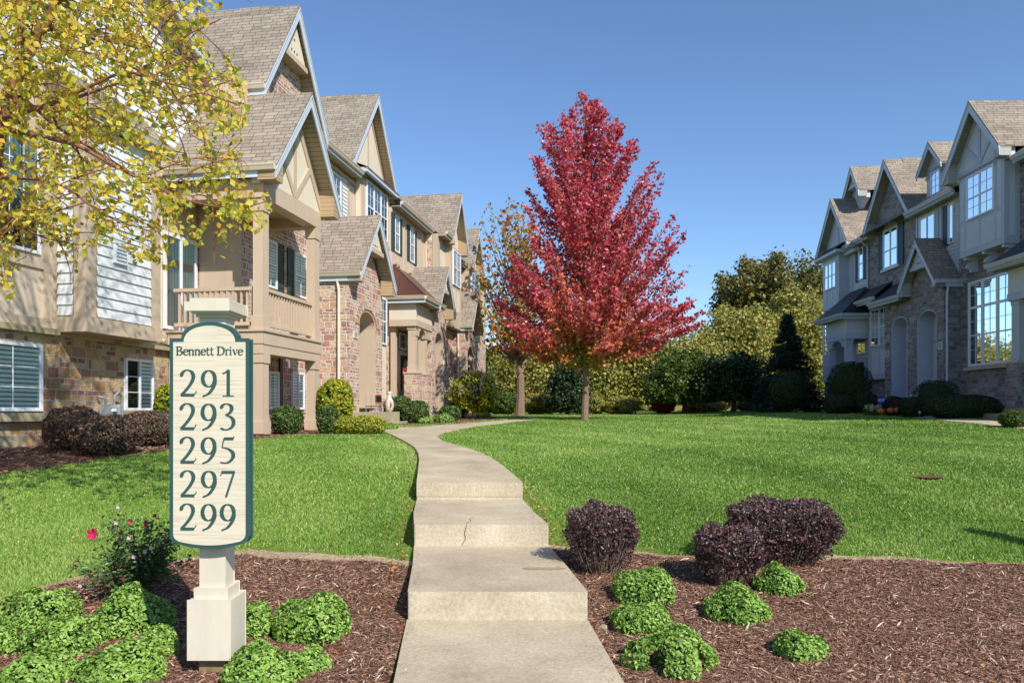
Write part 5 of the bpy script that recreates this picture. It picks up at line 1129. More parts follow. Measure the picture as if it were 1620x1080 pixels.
boards(C_, 'timber_frame', [((26.85, 9.9), (26.85, 12.7)), ((24.75, 10.1), (26.85, 12.8)), ((28.9, 10.2), (26.85, 12.8)), ((24.7, 9.9), (29.0, 9.9))], -9.9, .13, .03)
C_.box('bay', M['trim'], 25.55, 28.45, -9.9, -9.6, 6.3, 9.95)
m = C_.mb(); m.box(25.5, 28.5, -9.9, -9.57, 6.2, 6.45); m.box(25.5, 28.5, -9.9, -9.57, 7.72, 7.86); C_.put('bay_trim', m, M['trim'])
boards(C_, 'bay_panel', [((26.3, 6.5), (26.3, 7.7)), ((27.7, 6.5), (27.7, 7.7))], -9.6, .9, .012, 'cream')
C_.box('side_panel', M['cream'], 25.53, 25.552, -9.86, -9.68, 8.2, 9.7); C_.box('side_panel', M['cream'], 25.53, 25.552, -9.86, -9.68, 6.55, 7.9)
window(C_, 25.85, 28.12, 7.95, 9.72, -9.6, cols=3, mid=.48, grid=(2, 2), blind='curtain', blind_bot=.5, mul=.09)
prism_roof(C_, 'skirt_roof', [[(25.2, -9.28, 9.95), (28.8, -9.28, 9.95), (28.8, -9.9, 10.2), (25.2, -9.9, 10.2)]], 'copper'); C_.box('skirt_fascia', M['fascia'], 25.22, 28.78, -9.9, -9.3, 9.80, 9.945)
# entry 1
archwall(C_, 'entry_wall', 'stone', 21.2, 24.15, .9, 5.3, [(22.05, 23.55, 4.1, 4.62)], -8.62, -8.4, (22.7, 7.0))
C_.box('entry_side_wall', M['stone'], 21.2, 21.42, -9.9, -8.62, .8, 5.4); C_.box('entry_side_wall', M['stone'], 23.93, 24.15, -9.9, -8.62, .8, 5.4)
archtrim(C_, 22.05, 23.55, 1.55, 4.1, 4.62, -8.95, -8.415, 'deckpaint')
C_.box('alcove', M['tan'], 21.42, 23.93, -9.9, -9.55, 1.5, 5.2); C_.box('alcove_ceiling', M['tan'], 21.42, 23.93, -9.55, -8.62, 4.75, 4.85)
boards(C_, 'alcove_band', [((21.45, 3.7), (23.9, 3.7))], -9.55, .1)
m = C_.mb(); n_ = 11
for k in range(n_):
    a0 = math.pi * (k + .06) / n_; a1 = math.pi * (k + .94) / n_; c0 = 22.8
    q = lambda a, r1, r2: (c0 - (.75 + r1) * math.cos(a), 4.1 + (.52 + r2) * math.sin(a))
    m.prism([q(a0, .02, .02), q(a1, .02, .02), q(a1, .34, .32), q(a0, .34, .32)], 't', -8.40, -8.375)
C_.put('arch_stones', m, M['stone'])
gable(C_, 22.72, 1.62, 1.62, 5.5, 7.5, -8.0, -8.4, -10.2, wall=None, ret=.35, rake=.18)
truss(C_, 22.72, 7.42, 6.5, -8.0, -8.4, 2. / 1.62)
side_eave(C_, 21.1, -10.1, -7.98, 5.52); spout(C_, 21.14, -8.75, 1.1, 5.3, 1, -.0, .0)
C_.box('landing', M['foundation'], 21.5, 24.0, -9.6, -7.75, .7, 1.42, bevel=.01); C_.box('landing_step', M['foundation'], 23.2, 24.3, -8.4, -7.5, .6, 1.12, bevel=.01)
plaque(C_, 21.72, -8.4, 3.75)
# --- D
D = House(1, 30, -9.5, 'townhouse with green shuttered windows, copper hipped porch on stone pedestals and second arched entry')
D.box('lower_wall', M['stone'], 28.42, 37.2, -17, -9.52, .8, 6.0); D.box('stucco_wall', M['tan'], 28.42, 37.2, -17, -9.5, 6.0, 9.4)
eave(D, 28.42, 33.1, -9.5, -9.12, 9.62)
prism_roof(D, 'main_roof', [[(28.6, -9.08, 9.62), (37.2, -9.08, 9.62), (37.2, -11.4, 11.85), (28.6, -11.4, 11.85)]], 'roof')
for a, b in ((28.75, 29.3), (30.75, 31.35)):
    window(D, a, b, 7.75, 9.2, -9.5, mid=.5, grid=(2, 2), blind_bot=.3); shutter(D, a - .36, a - .02, 7.72, 9.22, -9.5); shutter(D, b + .02, b + .36, 7.72, 9.22, -9.5)
boards(D, 'trim_boards', [((30.0, 6.2), (30.0, 9.4)), ((32.3, 6.2), (32.3, 9.4)), ((28.75, 7.3), (29.4, 7.3)), ((30.7, 7.3), (31.4, 7.3)), ((29.05, 6.6), (29.05, 7.3)), ((31.05, 6.6), (31.05, 7.3))], -9.5, .1, .04)
D.box('projection', M['cream'], 33.0, 36.6, -12, -8.9, 5.5, 9.4)
m = D.mb(); m.box(32.96, 33.3, -8.96, -8.86, 5.5, 9.4); m.box(32.97, 33.02, -9.1, -8.87, 5.5, 9.4); m.box(32.97, 33.02, -9.5, -9.42, 5.5, 9.4); D.put('corner_trim', m, M['trim'])
m = D.mb(); m.box(32.985, 33.0, -9.36, -9.14, 6.8, 9.1); D.put('stone_inlay', m, M['stone'])
gable(D, 35.6, 1.6, 1.5, 9.45, 11.86, -8.4, -8.85, -13, wall='cream', ret=.35, wallh=.2)
eave(D, 33.0, 34.2, -8.9, -8.5, 9.5)
D.box('bay', M['trim'], 34.3, 36.4, -8.9, -8.6, 5.4, 9.2); window(D, 34.65, 36.05, 7.4, 9.05, -8.6, cols=2, mid=.5, grid=(2, 2), blind_bot=.5)
boards(D, 'bay_panel', [((34.95, 6.2), (34.95, 7.2)), ((35.75, 6.2), (35.75, 7.2))], -8.6, .6, .012, 'cream')
# hipped copper porch
a_, b_, c_, d_ = (27.9, -8.0, 5.85), (30.9, -8.0, 5.85), (28.6, -9.5, 7.2), (30.9, -9.5, 7.2)
prism_roof(D, 'porch_roof', [[a_, b_, d_, c_], [a_, c_, (27.9, -9.5, 5.85)]], 'copper')
m = D.mb(); m.tube([a_, c_], .03, 5)
for k in (1, 2, 3): x_ = -8.0 - 1.5 * k / 4; m.tube([(27.9, x_, 5.87), (27.9 + .7 * k / 4, x_, 5.87 + 1.35 * k / 4)], .014, 4)
D.put('roof_seam', m, M['copper'])
eave(D, 27.9, 30.9, -9.5, -8.03, 5.84); side_eave(D, 27.9, -9.5, -8.0, 5.84)
D.box('frieze', M['cream'], 28.12, 30.4, -9.5, -8.42, 4.95, 5.62); m = D.mb(); m.box(28.1, 30.4, -9.5, -8.40, 4.72, 4.97); D.put('frieze_band', m, M['trim'])
archwall(D, 'arched_frieze', 'trim', 28.2, 30.35, 4.35, 4.8, [(28.62, 29.5, 4.36, 4.7)], -8.6, -8.44)
m = D.mb(); m.box(29.05, 29.25, -8.42, -8.38, 5.2, 5.42); D.put('number_plaque', m, M['trim'])
column(D, 28.36, -8.62, 1.3, 4.75, .30, 'deckpaint', 2.95); column(D, 29.72, -8.62, 1.3, 4.75, .30, 'deckpaint', 2.95); column(D, 28.4, -9.4, 1.3, 4.75, .2, 'deckpaint')
D.box('porch_floor', M['foundation'], 28.1, 30.5, -9.5, -8.1, .8, 1.3)
window(D, 29.3, 30.2, 3.95, 4.6, -9.5, grid=(4, 2), blind=None, glass='glass_dark', label='transom window over the porch door')
m = D.mb(); m.box(29.15, 30.35, -9.5, -9.42, 1.3, 3.85); dr = D.put('door', m, M['trim']); D.box('door_glass', M['dark'], 29.3, 30.15, -9.42, -9.40, 1.5, 3.7, dr)
bm_ = D.mb(); 
for k in range(20): a0 = 6.283 * k / 20; a1 = 6.283 * (k + 1) / 20; bm_.prism([(29.72 + .2 * math.cos(a0), 3.0 + .2 * math.sin(a0)), (29.72 + .2 * math.cos(a1), 3.0 + .2 * math.sin(a1)), (29.72 + .11 * math.cos(a1), 3.0 + .11 * math.sin(a1)), (29.72 + .11 * math.cos(a0), 3.0 + .11 * math.sin(a0))], 't', -9.40, -9.34)
wr = D.put('wreath', bm_, paint('red_wreath', hexc('a82838'), .8, .3, 20, .5), dr)
# narrow side window between the two entries
D.box('window_panel', M['cream'], 26.3, 27.2, -9.9, -9.3, 1.9, 6.0); window(D, 26.35, 27.15, 3.9, 5.6, -9.3, cols=1, mid=.5, grid=(2, 2))
boards(D, 'bay_panel', [((26.75, 2.3), (26.75, 3.6))], -9.3, .5, .012, 'cream')
# entry 2
archwall(D, 'entry_wall', 'stone', 30.35, 32.65, 1.0, 5.5, [(30.85, 32.15, 4.3, 4.85)], -8.62, -8.4, (31.4, 7.1))
D.box('entry_side_wall', M['stone'], 30.35, 30.55, -9.5, -8.62, 1.0, 5.5); D.box('entry_side_wall', M['stone'], 32.45, 32.65, -9.5, -8.62, 1.0, 5.5); archtrim(D, 30.85, 32.15, 1.45, 4.3, 4.85, -9.0, -8.415, 'deckpaint'); D.box('alcove', M['tan'], 30.55, 32.45, -9.5, -9.35, 1.3, 5.2)
gable(D, 31.35, 1.35, 1.35, 5.72, 7.5, -8.0, -8.4, -10, wall=None, ret=.3, rake=.18); truss(D, 31.35, 7.42, 6.6, -8.0, -8.4, 1.78 / 1.35)
side_eave(D, 30.0, -9.4, -7.98, 5.74)
m = D.mb(); m.prism([(30.3, .9), (32.2, .9), (32.2, 1.45), (30.9, 1.45), (30.6, 1.3)], 't', -8.5, -7.6); D.put('stair_block', m, M['foundation'])
plaque(D, 32.35, -8.4, 3.6)
window(D, 33.4, 34.6, 2.4, 4.9, -9.0, mid=.5, grid=(2, 2)); D.box('window_panel', M['stone'], 32.66, 36.6, -9.5, -9.02, .9, 5.5)
# --- E
E_ = House(1, 40, -9.0, 'farthest left townhouse with steep dark shingled entry gable beside the trees')
E_.box('lower_wall', M['stone'], 37.22, 44.5, -17, -9.02, .9, 5.9); E_.box('stucco_wall', M['tan'], 37.22, 44.5, -17, -9.0, 5.9, 8.85)
eave(E_, 37.22, 44.5, -9.0, -8.75, 9.0)
prism_roof(E_, 'main_roof', [[(37.2, -8.7, 9.0), (44.8, -8.7, 9.0), (44.8, -11.0, 11.0), (37.2, -11.0, 11.0)]], 'roof')
gable(E_, 39.7, 1.4, 1.35, 9.0, 11.15, -8.4, -8.8, -13, wall='cream', ret=.35, wallh=.2)
E_.box('bay', M['trim'], 38.2, 41.0, -9.0, -8.62, 5.2, 9.0); window(E_, 38.6, 40.5, 7.3, 8.85, -8.62, cols=3, mid=.5, grid=(2, 2), blind_bot=.5)
archwall(E_, 'entry_wall', 'stone', 36.35, 38.7, 1.0, 5.4, [(36.95, 38.1, 4.2, 4.7)], -8.62, -8.4, (37.5, 7.0))
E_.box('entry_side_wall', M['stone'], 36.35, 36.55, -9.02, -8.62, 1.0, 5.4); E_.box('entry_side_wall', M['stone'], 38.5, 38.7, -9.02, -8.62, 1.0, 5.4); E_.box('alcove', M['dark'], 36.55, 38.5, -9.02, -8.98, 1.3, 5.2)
gable(E_, 37.5, 1.25, 1.25, 5.62, 7.4, -8.0, -8.4, -9.9, wall='cream', ret=.3, rake=.18); side_eave(E_, 36.25, -9.3, -7.98, 5.64); spout(E_, 36.3, -8.8, 1.1, 5.4, 1, 0, 0)
E_.box('entry_step', M['foundation'], 36.9, 38.3, -8.5, -7.8, .8, 1.35)
# ================= right row
R1 = House(-1, 26, -16, 'near right grey stone townhouse with overhanging panelled bay, timbered gable and tall window wall')
R1.box('stone_wall', M['stone_grey'], 17, 28.65, -24, -16, .6, 9.5)
window(R1, 25.5, 28.1, 3.07, 6.12, -16, cols=3, mid=.36, trans=.69, grid=(2, 2), blind=None, glass='glass_dark', mul=.13, fr=.08, label='tall nine light window')
R1.box('window_sill', M['concrete_side'], 25.4, 28.25, -16.0, -15.86, 2.92, 3.05)
R1.box('bay', M['shade_trim'], 25.25, 27.85, -16, -15.5, 6.95, 9.9)
boards(R1, 'bay_panel', [((26.1, 7.15), (26.1, 8.05)), ((27.0, 7.15), (27.0, 8.05))], -15.5, .76, .012, 'shade_panel')
boards(R1, 'bay_panel', [((25.5, 7.15), (25.5, 8.05)), ((27.62, 7.15), (27.62, 8.05)), ((25.5, 8.25), (25.5, 9.75)), ((27.62, 8.25), (27.62, 9.75))], -15.5, .24, .012, 'shade_panel')
m = R1.mb(); m.box(25.235, 25.25, -15.85, -15.7, 7.2, 9.7); R1.put('side_panel', m, M['shade_panel'])
window(R1, 25.75, 27.35, 8.18, 9.72, -15.5, cols=2, mid=.48, grid=(2, 2), blind='curtain', blind_bot=.48, glass='glass_dark')
for s_ in (25.4, 26.5, 27.6):
    m = R1.mb(); P = [(-16, 6.95), (-15.55, 6.95), (-15.55, 6.85)] + [(-15.95 + .36 * math.cos(a), 6.55 + .28 * math.sin(a)) for a in np.linspace(1.3, .1, 6)] + [(-15.75, 6.5), (-15.75, 6.42), (-16, 6.42)]
    m.prism(P, 's', s_ - .06, s_ + .06); R1.put('bracket', m, M['shade_fascia'])
gable(R1, 26.6, 1.72, 1.72, 10.0, 12.1, -15.15, -15.5, -21, wall='shade_panel', soffit='g_soffit', fascia='shade_fascia', ret=.35, wallh=.0)
boards(R1, 'timber_frame', [((26.6, 9.95), (26.6, 11.7)), ((26.6, 10.0), (27.35, 10.75)), ((26.6, 10.0), (25.85, 10.75)), ((25.2, 9.92), (28.0, 9.92)), ((28.05, 10.05), (26.6, 11.82)), ((25.15, 10.05), (26.6, 11.82))], -15.5, .13, .03, 'shade_trim')
eave(R1, 17, 24.9, -16, -15.55, 9.66, fasc='shade_fascia', sof='g_soffit', gut='shade_fascia'); eave(R1, 28.3, 28.7, -16, -15.55, 9.66, fasc='shade_fascia', sof='g_soffit', gut='shade_fascia')
prism_roof(R1, 'main_roof', [[(16.8, -15.5, 9.66), (28.66, -15.5, 9.66), (28.66, -19.2, 12.4), (16.8, -19.2, 12.4)], [(16.8, -19.2, 12.4), (28.66, -19.2, 12.4), (28.66, -24, 9.6), (16.8, -24, 9.6)]], 'roof')
# porch at the right frame edge
prism_roof(R1, 'porch_roof', [[(19.4, -14.2, 6.0), (24.0, -14.2, 6.0), (23.3, -16, 7.4), (19.4, -16, 7.4)], [(24.0, -14.2, 6.0), (24.0, -16, 6.0), (23.3, -16, 7.4)]], 'darkmetal')
eave(R1, 19.4, 24.0, -16, -14.2, 5.98, fasc='shade_fascia', sof='g_soffit', gut='shade_fascia'); R1.box('frieze', M['shade_panel'], 19.8, 23.6, -16, -14.6, 5.0, 5.75); m = R1.mb(); m.box(19.8, 23.62, -16, -14.58, 4.8, 5.02); R1.put('frieze_band', m, M['shade_trim'])
column(R1, 23.35, -14.85, 1.3, 4.82, .34, 'shade_trim', 2.95, 'stone_grey'); column(R1, 20.8, -14.85, 1.3, 4.82, .34, 'shade_trim', 2.95, 'stone_grey'); R1.box('porch_floor', M['foundation'], 19.6, 24.3, -16, -14.2, .9, 1.55); R1.box('porch_step', M['foundation'], 21.5, 23.4, -14.2, -13.6, .9, 1.38)
# R2
R2 = House(-1, 32.5, -16, 'middle right townhouse with tall stone gable, dormer and entry gable over twin arches')
R2.box('stone_wall', M['stone_grey'], 28.67, 36.45, -24, -16.02, .6, 9.5)
window(R2, 33.45, 34.8, 7.85, 9.55, -16.0, cols=2, mid=.45, grid=(1, 1), blind='curtain', blind_bot=.45, glass='glass_dark', label='arched window between teal shutters')
m = R2.mb(); P = [(34.125 - .68 * math.cos(a), 9.55 + .3 * math.sin(a)) for a in np.linspace(0, math.pi, 14)]; m.prism(P, 't', -16.02, -15.95); R2.put('window_arch', m, M['shade_fascia'])
shutter(R2, 32.98, 33.42, 7.8, 9.6, -16.0, 'shutter_blue'); shutter(R2, 34.83, 35.27, 7.8, 9.6, -16.0, 'shutter_blue'); R2.box('window_sill', M['shade_fascia'], 33.3, 34.95, -16.0, -15.9, 7.72, 7.84)
gable(R2, 33.9, 2.14, 2.14, 9.75, 12.5, -15.6, -16.0, -21, wall='stone_grey', soffit='g_soffit', fascia='shade_fascia', ret=.35, wallh=.3)
R2.box('siding_wall', M['shade_panel'], 28.7, 31.9, -16.1, -15.98, 6.2, 9.5)
laps(R2, 'siding', [(28.7, 6.4), (31.8, 6.4), (31.8, 9.45), (28.7, 9.45)], -15.97, pitch=.14, mat=M['shade_panel'])
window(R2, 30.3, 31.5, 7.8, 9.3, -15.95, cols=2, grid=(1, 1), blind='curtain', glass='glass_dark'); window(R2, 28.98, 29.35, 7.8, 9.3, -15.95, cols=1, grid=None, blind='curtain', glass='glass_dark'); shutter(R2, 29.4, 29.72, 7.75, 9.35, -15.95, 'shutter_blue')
boards(R2, 'trim_boards', [((31.75, 6.4), (31.75, 9.45)), ((30.15, 6.4), (30.15, 9.45)), ((29.9, 6.4), (29.9, 9.45))], -15.95, .12, .03, 'shade_trim')
eave(R2, 28.7, 31.9, -16, -15.55, 9.66, fasc='shade_fascia', sof='g_soffit', gut='shade_fascia')
prism_roof(R2, 'main_roof', [[(28.66, -15.5, 9.66), (36.5, -15.5, 9.66), (36.5, -19.2, 12.4), (28.66, -19.2, 12.4)], [(28.66, -19.2, 12.4), (36.5, -19.2, 12.4), (36.5, -24, 9.6), (28.66, -24, 9.6)]], 'roof')
# dormer
R2.box('dormer_wall', M['siding'], 30.02, 31.45, -18.5, -16.25, 9.9, 11.15); m = R2.mb(); m.box(30.0, 31.47, -16.26, -16.2, 9.8, 11.2); R2.put('dormer_front', m, M['shade_trim'])
gable(R2, 30.74, .95, .95, 11.1, 12.15, -15.9, -16.2, -19, wall='shade_trim', soffit='g_soffit', fascia='shade_fascia', ret=.2, rl=False, rr=False, rake=.15); window(R2, 30.4, 31.1, 10.1, 11.05, -16.2, cols=1, grid=(2, 3), blind=None, glass='glass_dark')
# entry with two arches
archwall(R2, 'entry_wall', 'stone_grey', 28.65, 33.35, 1.0, 5.95, [(29.12, 30.62, 4.95, 5.4), (31.35, 32.8, 4.95, 5.4)], -15.65, -15.37)
R2.box('entry_side_wall', M['stone_grey'], 28.65, 28.9, -16, -15.65, 1.0, 6.3); m = R2.mb(); m.prism([(28.65, 5.95), (31.2, 5.95), (31.2, 6.3), (29.92, 7.75), (28.65, 6.3)], 't', -15.65, -15.37); R2.put('entry_gable_wall', m, M['stone_grey'])
for a, b in ((29.12, 30.62), (31.35, 32.8)): archtrim(R2, a, b, 1.75, 4.95, 5.4, -15.98, -15.385, 'shade_trim')
R2.box('alcove', M['shade_panel'], 28.9, 33.3, -16.0, -15.97, 1.5, 5.9); boards(R2, 'alcove_band', [((28.9, 4.2), (33.3, 4.2))], -15.97, .1, .015, 'shade_trim')
gable(R2, 29.92, 1.42, 1.42, 6.3, 8.1, -14.98, -15.37, -17, wall=None, soffit='g_soffit', fascia='shade_fascia', ret=.3, rake=.18); truss(R2, 29.92, 8.0, 7.1, -14.98, -15.37, 1.8 / 1.42, mat='shade_panel', trim='shade_trim')
side_eave(R2, 28.5, -16.0, -14.96, 6.32, fasc='shade_fascia', gut='shade_fascia'); spout(R2, 28.55, -15.5, 1.2, 6.1, 1, 0, 0, 'shade_fascia')
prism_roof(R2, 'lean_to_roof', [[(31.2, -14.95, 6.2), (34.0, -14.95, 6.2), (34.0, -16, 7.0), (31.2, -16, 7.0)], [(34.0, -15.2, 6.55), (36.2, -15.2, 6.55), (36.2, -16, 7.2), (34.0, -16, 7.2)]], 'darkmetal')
eave(R2, 31.3, 34.0, -15.4, -14.95, 6.18, fasc='shade_fascia', sof='g_soffit', gut='shade_fascia'); eave(R2, 34.0, 36.2, -16, -15.2, 6.53, fasc='shade_fascia', sof='g_soffit', gut='shade_fascia')
R2.box('bay', M['shade_trim'], 33.4, 35.9, -16, -15.75, 2.9, 6.3); window(R2, 33.75, 35.55, 4.4, 6.1, -15.75, cols=2, mid=.5, grid=(2, 2), blind=None, glass='glass_dark'); boards(R2, 'bay_panel', [((34.2, 3.15), (34.2, 4.2)), ((35.1, 3.15), (35.1, 4.2))], -15.75, .7, .012, 'shade_panel')
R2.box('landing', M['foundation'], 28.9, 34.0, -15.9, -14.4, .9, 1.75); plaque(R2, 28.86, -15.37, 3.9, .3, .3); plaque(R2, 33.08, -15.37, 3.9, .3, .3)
# R3
R3 = House(-1, 39, -16, 'farthest right townhouse with panelled bay and hipped dark metal porch')
R3.box('stone_wall', M['stone_grey'], 36.46, 41.6, -24, -16.01, .8, 3.0); R3.box('panel_wall', M['shade_panel'], 36.46, 41.6, -24, -16, 3.0, 9.5)
gable(R3, 39.1, 2.05, 2.05, 9.65, 12.2, -15.3, -15.7, -19.5, wall='shade_panel', soffit='g_soffit', fascia='shade_fascia', ret=.3, wallh=.1)
boards(R3, 'timber_frame', [((39.1, 9.6), (39.1, 11.9))], -15.7, .1, .03, 'shade_trim')
gable(R3, 38.6, .95, 2.1, 10.9, 13.7, -16.1, -16.5, -21, wall='shade_panel', soffit='g_soffit', fascia='shade_fascia', ret=.25, zl=12.3, rr=False); truss(R3, 38.6, 13.6, 12.8, -16.1, -16.5, 1.35, mat='shade_panel', trim='shade_trim')
R3.box('bay', M['shade_trim'], 38.6, 40.7, -16, -15.5, 6.7, 9.5); window(R3, 38.9, 40.4, 7.75, 9.1, -15.5, cols=3, mid=.5, grid=(1, 1), blind='curtain', blind_bot=.5, glass='glass_dark')
boards(R3, 'bay_panel', [((39.0, 6.8), (39.0, 7.6)), ((39.65, 6.8), (39.65, 7.6)), ((40.3, 6.8), (40.3, 7.6))], -15.5, .5, .012, 'shade_panel')
prism_roof(R3, 'skirt_roof', [[(38.2, -15.15, 9.55), (41.1, -15.15, 9.55), (41.1, -15.7, 9.95), (38.2, -15.7, 9.95)]], 'darkmetal'); R3.box('skirt_fascia', M['shade_fascia'], 38.2, 41.1, -15.7, -15.17, 9.38, 9.54)
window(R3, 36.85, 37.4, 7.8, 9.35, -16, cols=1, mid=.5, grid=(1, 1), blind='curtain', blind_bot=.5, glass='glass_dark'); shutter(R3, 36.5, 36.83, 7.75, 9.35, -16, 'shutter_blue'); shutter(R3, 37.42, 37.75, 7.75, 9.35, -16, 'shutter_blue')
boards(R3, 'trim_boards', [((37.15, 6.8), (37.15, 7.5)), ((36.8, 7.5), (37.5, 7.5)), ((38.1, 6.4), (38.1, 9.4)), ((36.5, 9.4), (38.5, 9.4))], -16, .1, .03, 'shade_trim')
eave(R3, 36.1, 38.4, -16, -15.6, 9.66, fasc='shade_fascia', sof='g_soffit', gut='shade_fascia'); spout(R3, 36.35, -16, 6.9, 9.5, 1, .0, .4, 'shade_fascia')
prism_roof(R3, 'main_roof', [[(36.4, -15.55, 9.66), (41.8, -15.55, 9.66), (41.8, -19.2, 12.3), (36.4, -19.2, 12.3)]], 'roof')
prism_roof(R3, 'porch_roof', [[(35.7, -14.45, 6.02), (39.0, -14.45, 6.02), (38.4, -16, 7.4), (36.4, -16, 7.4)], [(35.7, -14.45, 6.02), (35.7, -16, 6.02), (36.4, -16, 7.4)]], 'darkmetal')
eave(R3, 35.7, 39.0, -16, -14.45, 6.0, fasc='shade_fascia', sof='g_soffit', gut='shade_fascia'); side_eave(R3, 35.7, -16, -14.43, 6.0, fasc='shade_fascia', gut='shade_fascia')
R3.box('frieze', M['shade_panel'], 36.0, 38.5, -16, -14.82, 5.1, 5.8); R3.box('frieze_band', M['shade_trim'], 35.98, 38.5, -16, -14.8, 4.85, 5.12)
archwall(R3, 'arched_frieze', 'shade_trim', 36.1, 38.4, 4.5, 4.9, [(36.6, 37.9, 4.51, 4.82)], -15.0, -14.84)
column(R3, 36.25, -15.0, 1.3, 4.86, .28, 'shade_trim', 2.9, 'stone_grey'); column(R3, 38.2, -15.0, 1.3, 4.86, .28, 'shade_trim', 2.9, 'stone_grey')
window(R3, 36.6, 37.6, 4.2, 4.8, -16, grid=(2, 1), blind=None, glass='glass_dark'); m = R3.mb(); m.box(36.5, 37.6, -16, -15.94, 1.6, 4.0); dr = R3.put('door', m, M['shade_trim']); R3.box('door_glass', M['dark'], 36.75, 37.35, -15.94, -15.92, 2.2, 3.8, dr)
R3.box('bay', M['shade_trim'], 39.2, 41.0, -16, -15.6, 3.0, 6.6); window(R3, 39.5, 40.7, 4.4, 6.3, -15.6, cols=2, mid=.5, grid=(1, 2), blind=None, glass='glass_dark')
# ---------------------------------------------------------------- shrubs and small things in the right bed
GR = 'shaded shrubs along the right houses'
shrub('large dark ball shaped shrub in front of the farthest right house porch', 1353, 640, 64, 571, M['yewdark'], n=5000, ls=.07, q=2.4, zc=.56, name='shrub', Y=31)
for a in [(1335, 30, 50, 622, 'low dark shrub left under the large ball shaped shrub'), (1372, 30, 46, 620, 'low dark shrub right under the large ball shaped shrub'), (1452, 24.6, 42, 628, 'dark clipped mound between the flowers and the long low hedge'),
          (1495, 25.4, 66, 600, 'taller dark shrub below the white downspout of the middle right house'), (1468, 26, 20, 606, 'spiky dark shrub at the left side of the taller shrub below the downspout')]:
    shrub(a[4], a[0], 0, a[2], a[3], M['yewdark'], n=3000, ls=.06, group=GR, q=2.4, Y=a[1])
shrub('long low dark clipped hedge under the tall nine light window', 1535, 655, 122, 624, M['yewdark'], name='hedge', cat='hedge', n=9000, ls=.055, depth=1.1, q=2.6, Y=22.8)
shrub('low ground shrub at the right frame edge beyond the walk', 1612, 656, 40, 649, M['green'], n=1400, ls=.06, q=2.2, Y=18.5)
shrub('dark burgundy flowering plant beside the orange mums', 1420, 652, 34, 627, foliage('dark_red_leaf', ['2a1418', '44202a', '5c2a30'], .5, .2), name='flowering_plant', cat='plant', n=1800, ls=.07, q=2.2, bump=.15, Y=26.2)
def flowers(px, py, w, label, cols, n=40):
    y = 27.; x = (px - 810) / FPX * y; ro = empty('flower_clump', (x, y, g(x, y)), 0, label, 'flowers'); ww = w / FPX * y
    P = np.stack([RNG.uniform(-ww / 2, ww / 2, 500), RNG.uniform(-.2, .3, 500), RNG.random(500) * .3], 1); leaves('foliage', P, RNG.normal(size=P.shape), .07, M['green'], ro, RNG.random(500))
    P = np.stack([RNG.uniform(-ww / 2, ww / 2, n), RNG.uniform(-.25, .1, n), RNG.uniform(.2, .4, n)], 1); Q = np.repeat(P, 14, 0) + RNG.normal(size=(n * 14, 3)) * .022
    leaves('blooms', Q, RNG.normal(size=Q.shape), .045, foliage('petal', cols, .6, .3), ro, RNG.random(len(Q)), .9)
flowers(1382, 647, 26, 'white and yellow flower clump beside the blue security sign', ['c8c4b0', 'dcd8c4', 'c8b850'])
for px_, lb in ((1394, 'leftmost round orange pumpkin in the flower bed'), (1409, 'middle round orange pumpkin in the flower bed'), (1419, 'rightmost round orange pumpkin in the flower bed')):
    y = 26.; x = (px_ - 810) / FPX * y; ro = empty('pumpkin', (x, y, g(x, y)), 0, lb, 'pumpkin', 'orange pumpkins in the right flower bed'); m = MB(); n = 20; R = .12; vs = []
    for i in range(9):
        ph = math.pi * i / 8
        for k in range(n): th = 6.283 * k / n; r = R * math.sin(ph) * (1 + .07 * abs(math.cos(th * 5))) + .001; vs.append((r * math.cos(th), r * math.sin(th), .22 + R * .8 * math.cos(ph)))
    m.add(vs, [(i * n + k, i * n + (k + 1) % n, (i + 1) * n + (k + 1) % n, (i + 1) * n + k) for i in range(8) for k in range(n)]); m.build('body', paint('pumpkin_orange', hexc('c06a38'), .5, .15, 9), ro, smooth=True)
    MB().tube([(0, 0, .30), (.01, 0, .36)], [.014, .01], 6).build('stem', M['bark'], ro)
# blue octagonal security sign
y = 26.5; x = (1394 - 810) / FPX * y; ro = empty('yard_sign', (x, y, g(x, y)), 0, 'small blue octagonal security sign on a stake by the right entry landing', 'sign')
m = MB(); m.box(-.012, .012, -.006, .006, -.1, .5); m.build('stake', M['metal'], ro)
rr = .16; m = MB(); m.prism([(rr * math.cos(a), .58 + rr * math.sin(a)) for a in np.linspace(.39, 6.67, 9)[:-1]], 't', -.02, -.006); pb = m.build('sign_face', paint('security_blue', hexc('24308c'), .4, .05), ro)
lettering('lettering', 'ADT', 0, .53, .10, -.02, pb, M['white'], k=1.1)
# path lights
for px_, py_, lb in ((1455, 655, 'small path light in front of the dark clipped mound at the right'), (1500, 656, 'small path light in front of the long low hedge at the right'), (601 + 98, 664, 'small white path light near the concrete stair block of the far left path')):
    y = 23.6 if px_ > 800 else 27.; x = (px_ - 810) / FPX * y; ro = empty('path_light', (x, y, g(x, y)), 0, lb, 'garden light', 'small path lights'); MB().lathe([(.006, -.1), (.006, .18)], n=6).build('stake', M['metal'], ro); MB().lathe([(0, .18), (.035, .18), (.05, .22), (.02, .27), (0, .28)], n=10).build('lamp_head', M['metal'], ro)
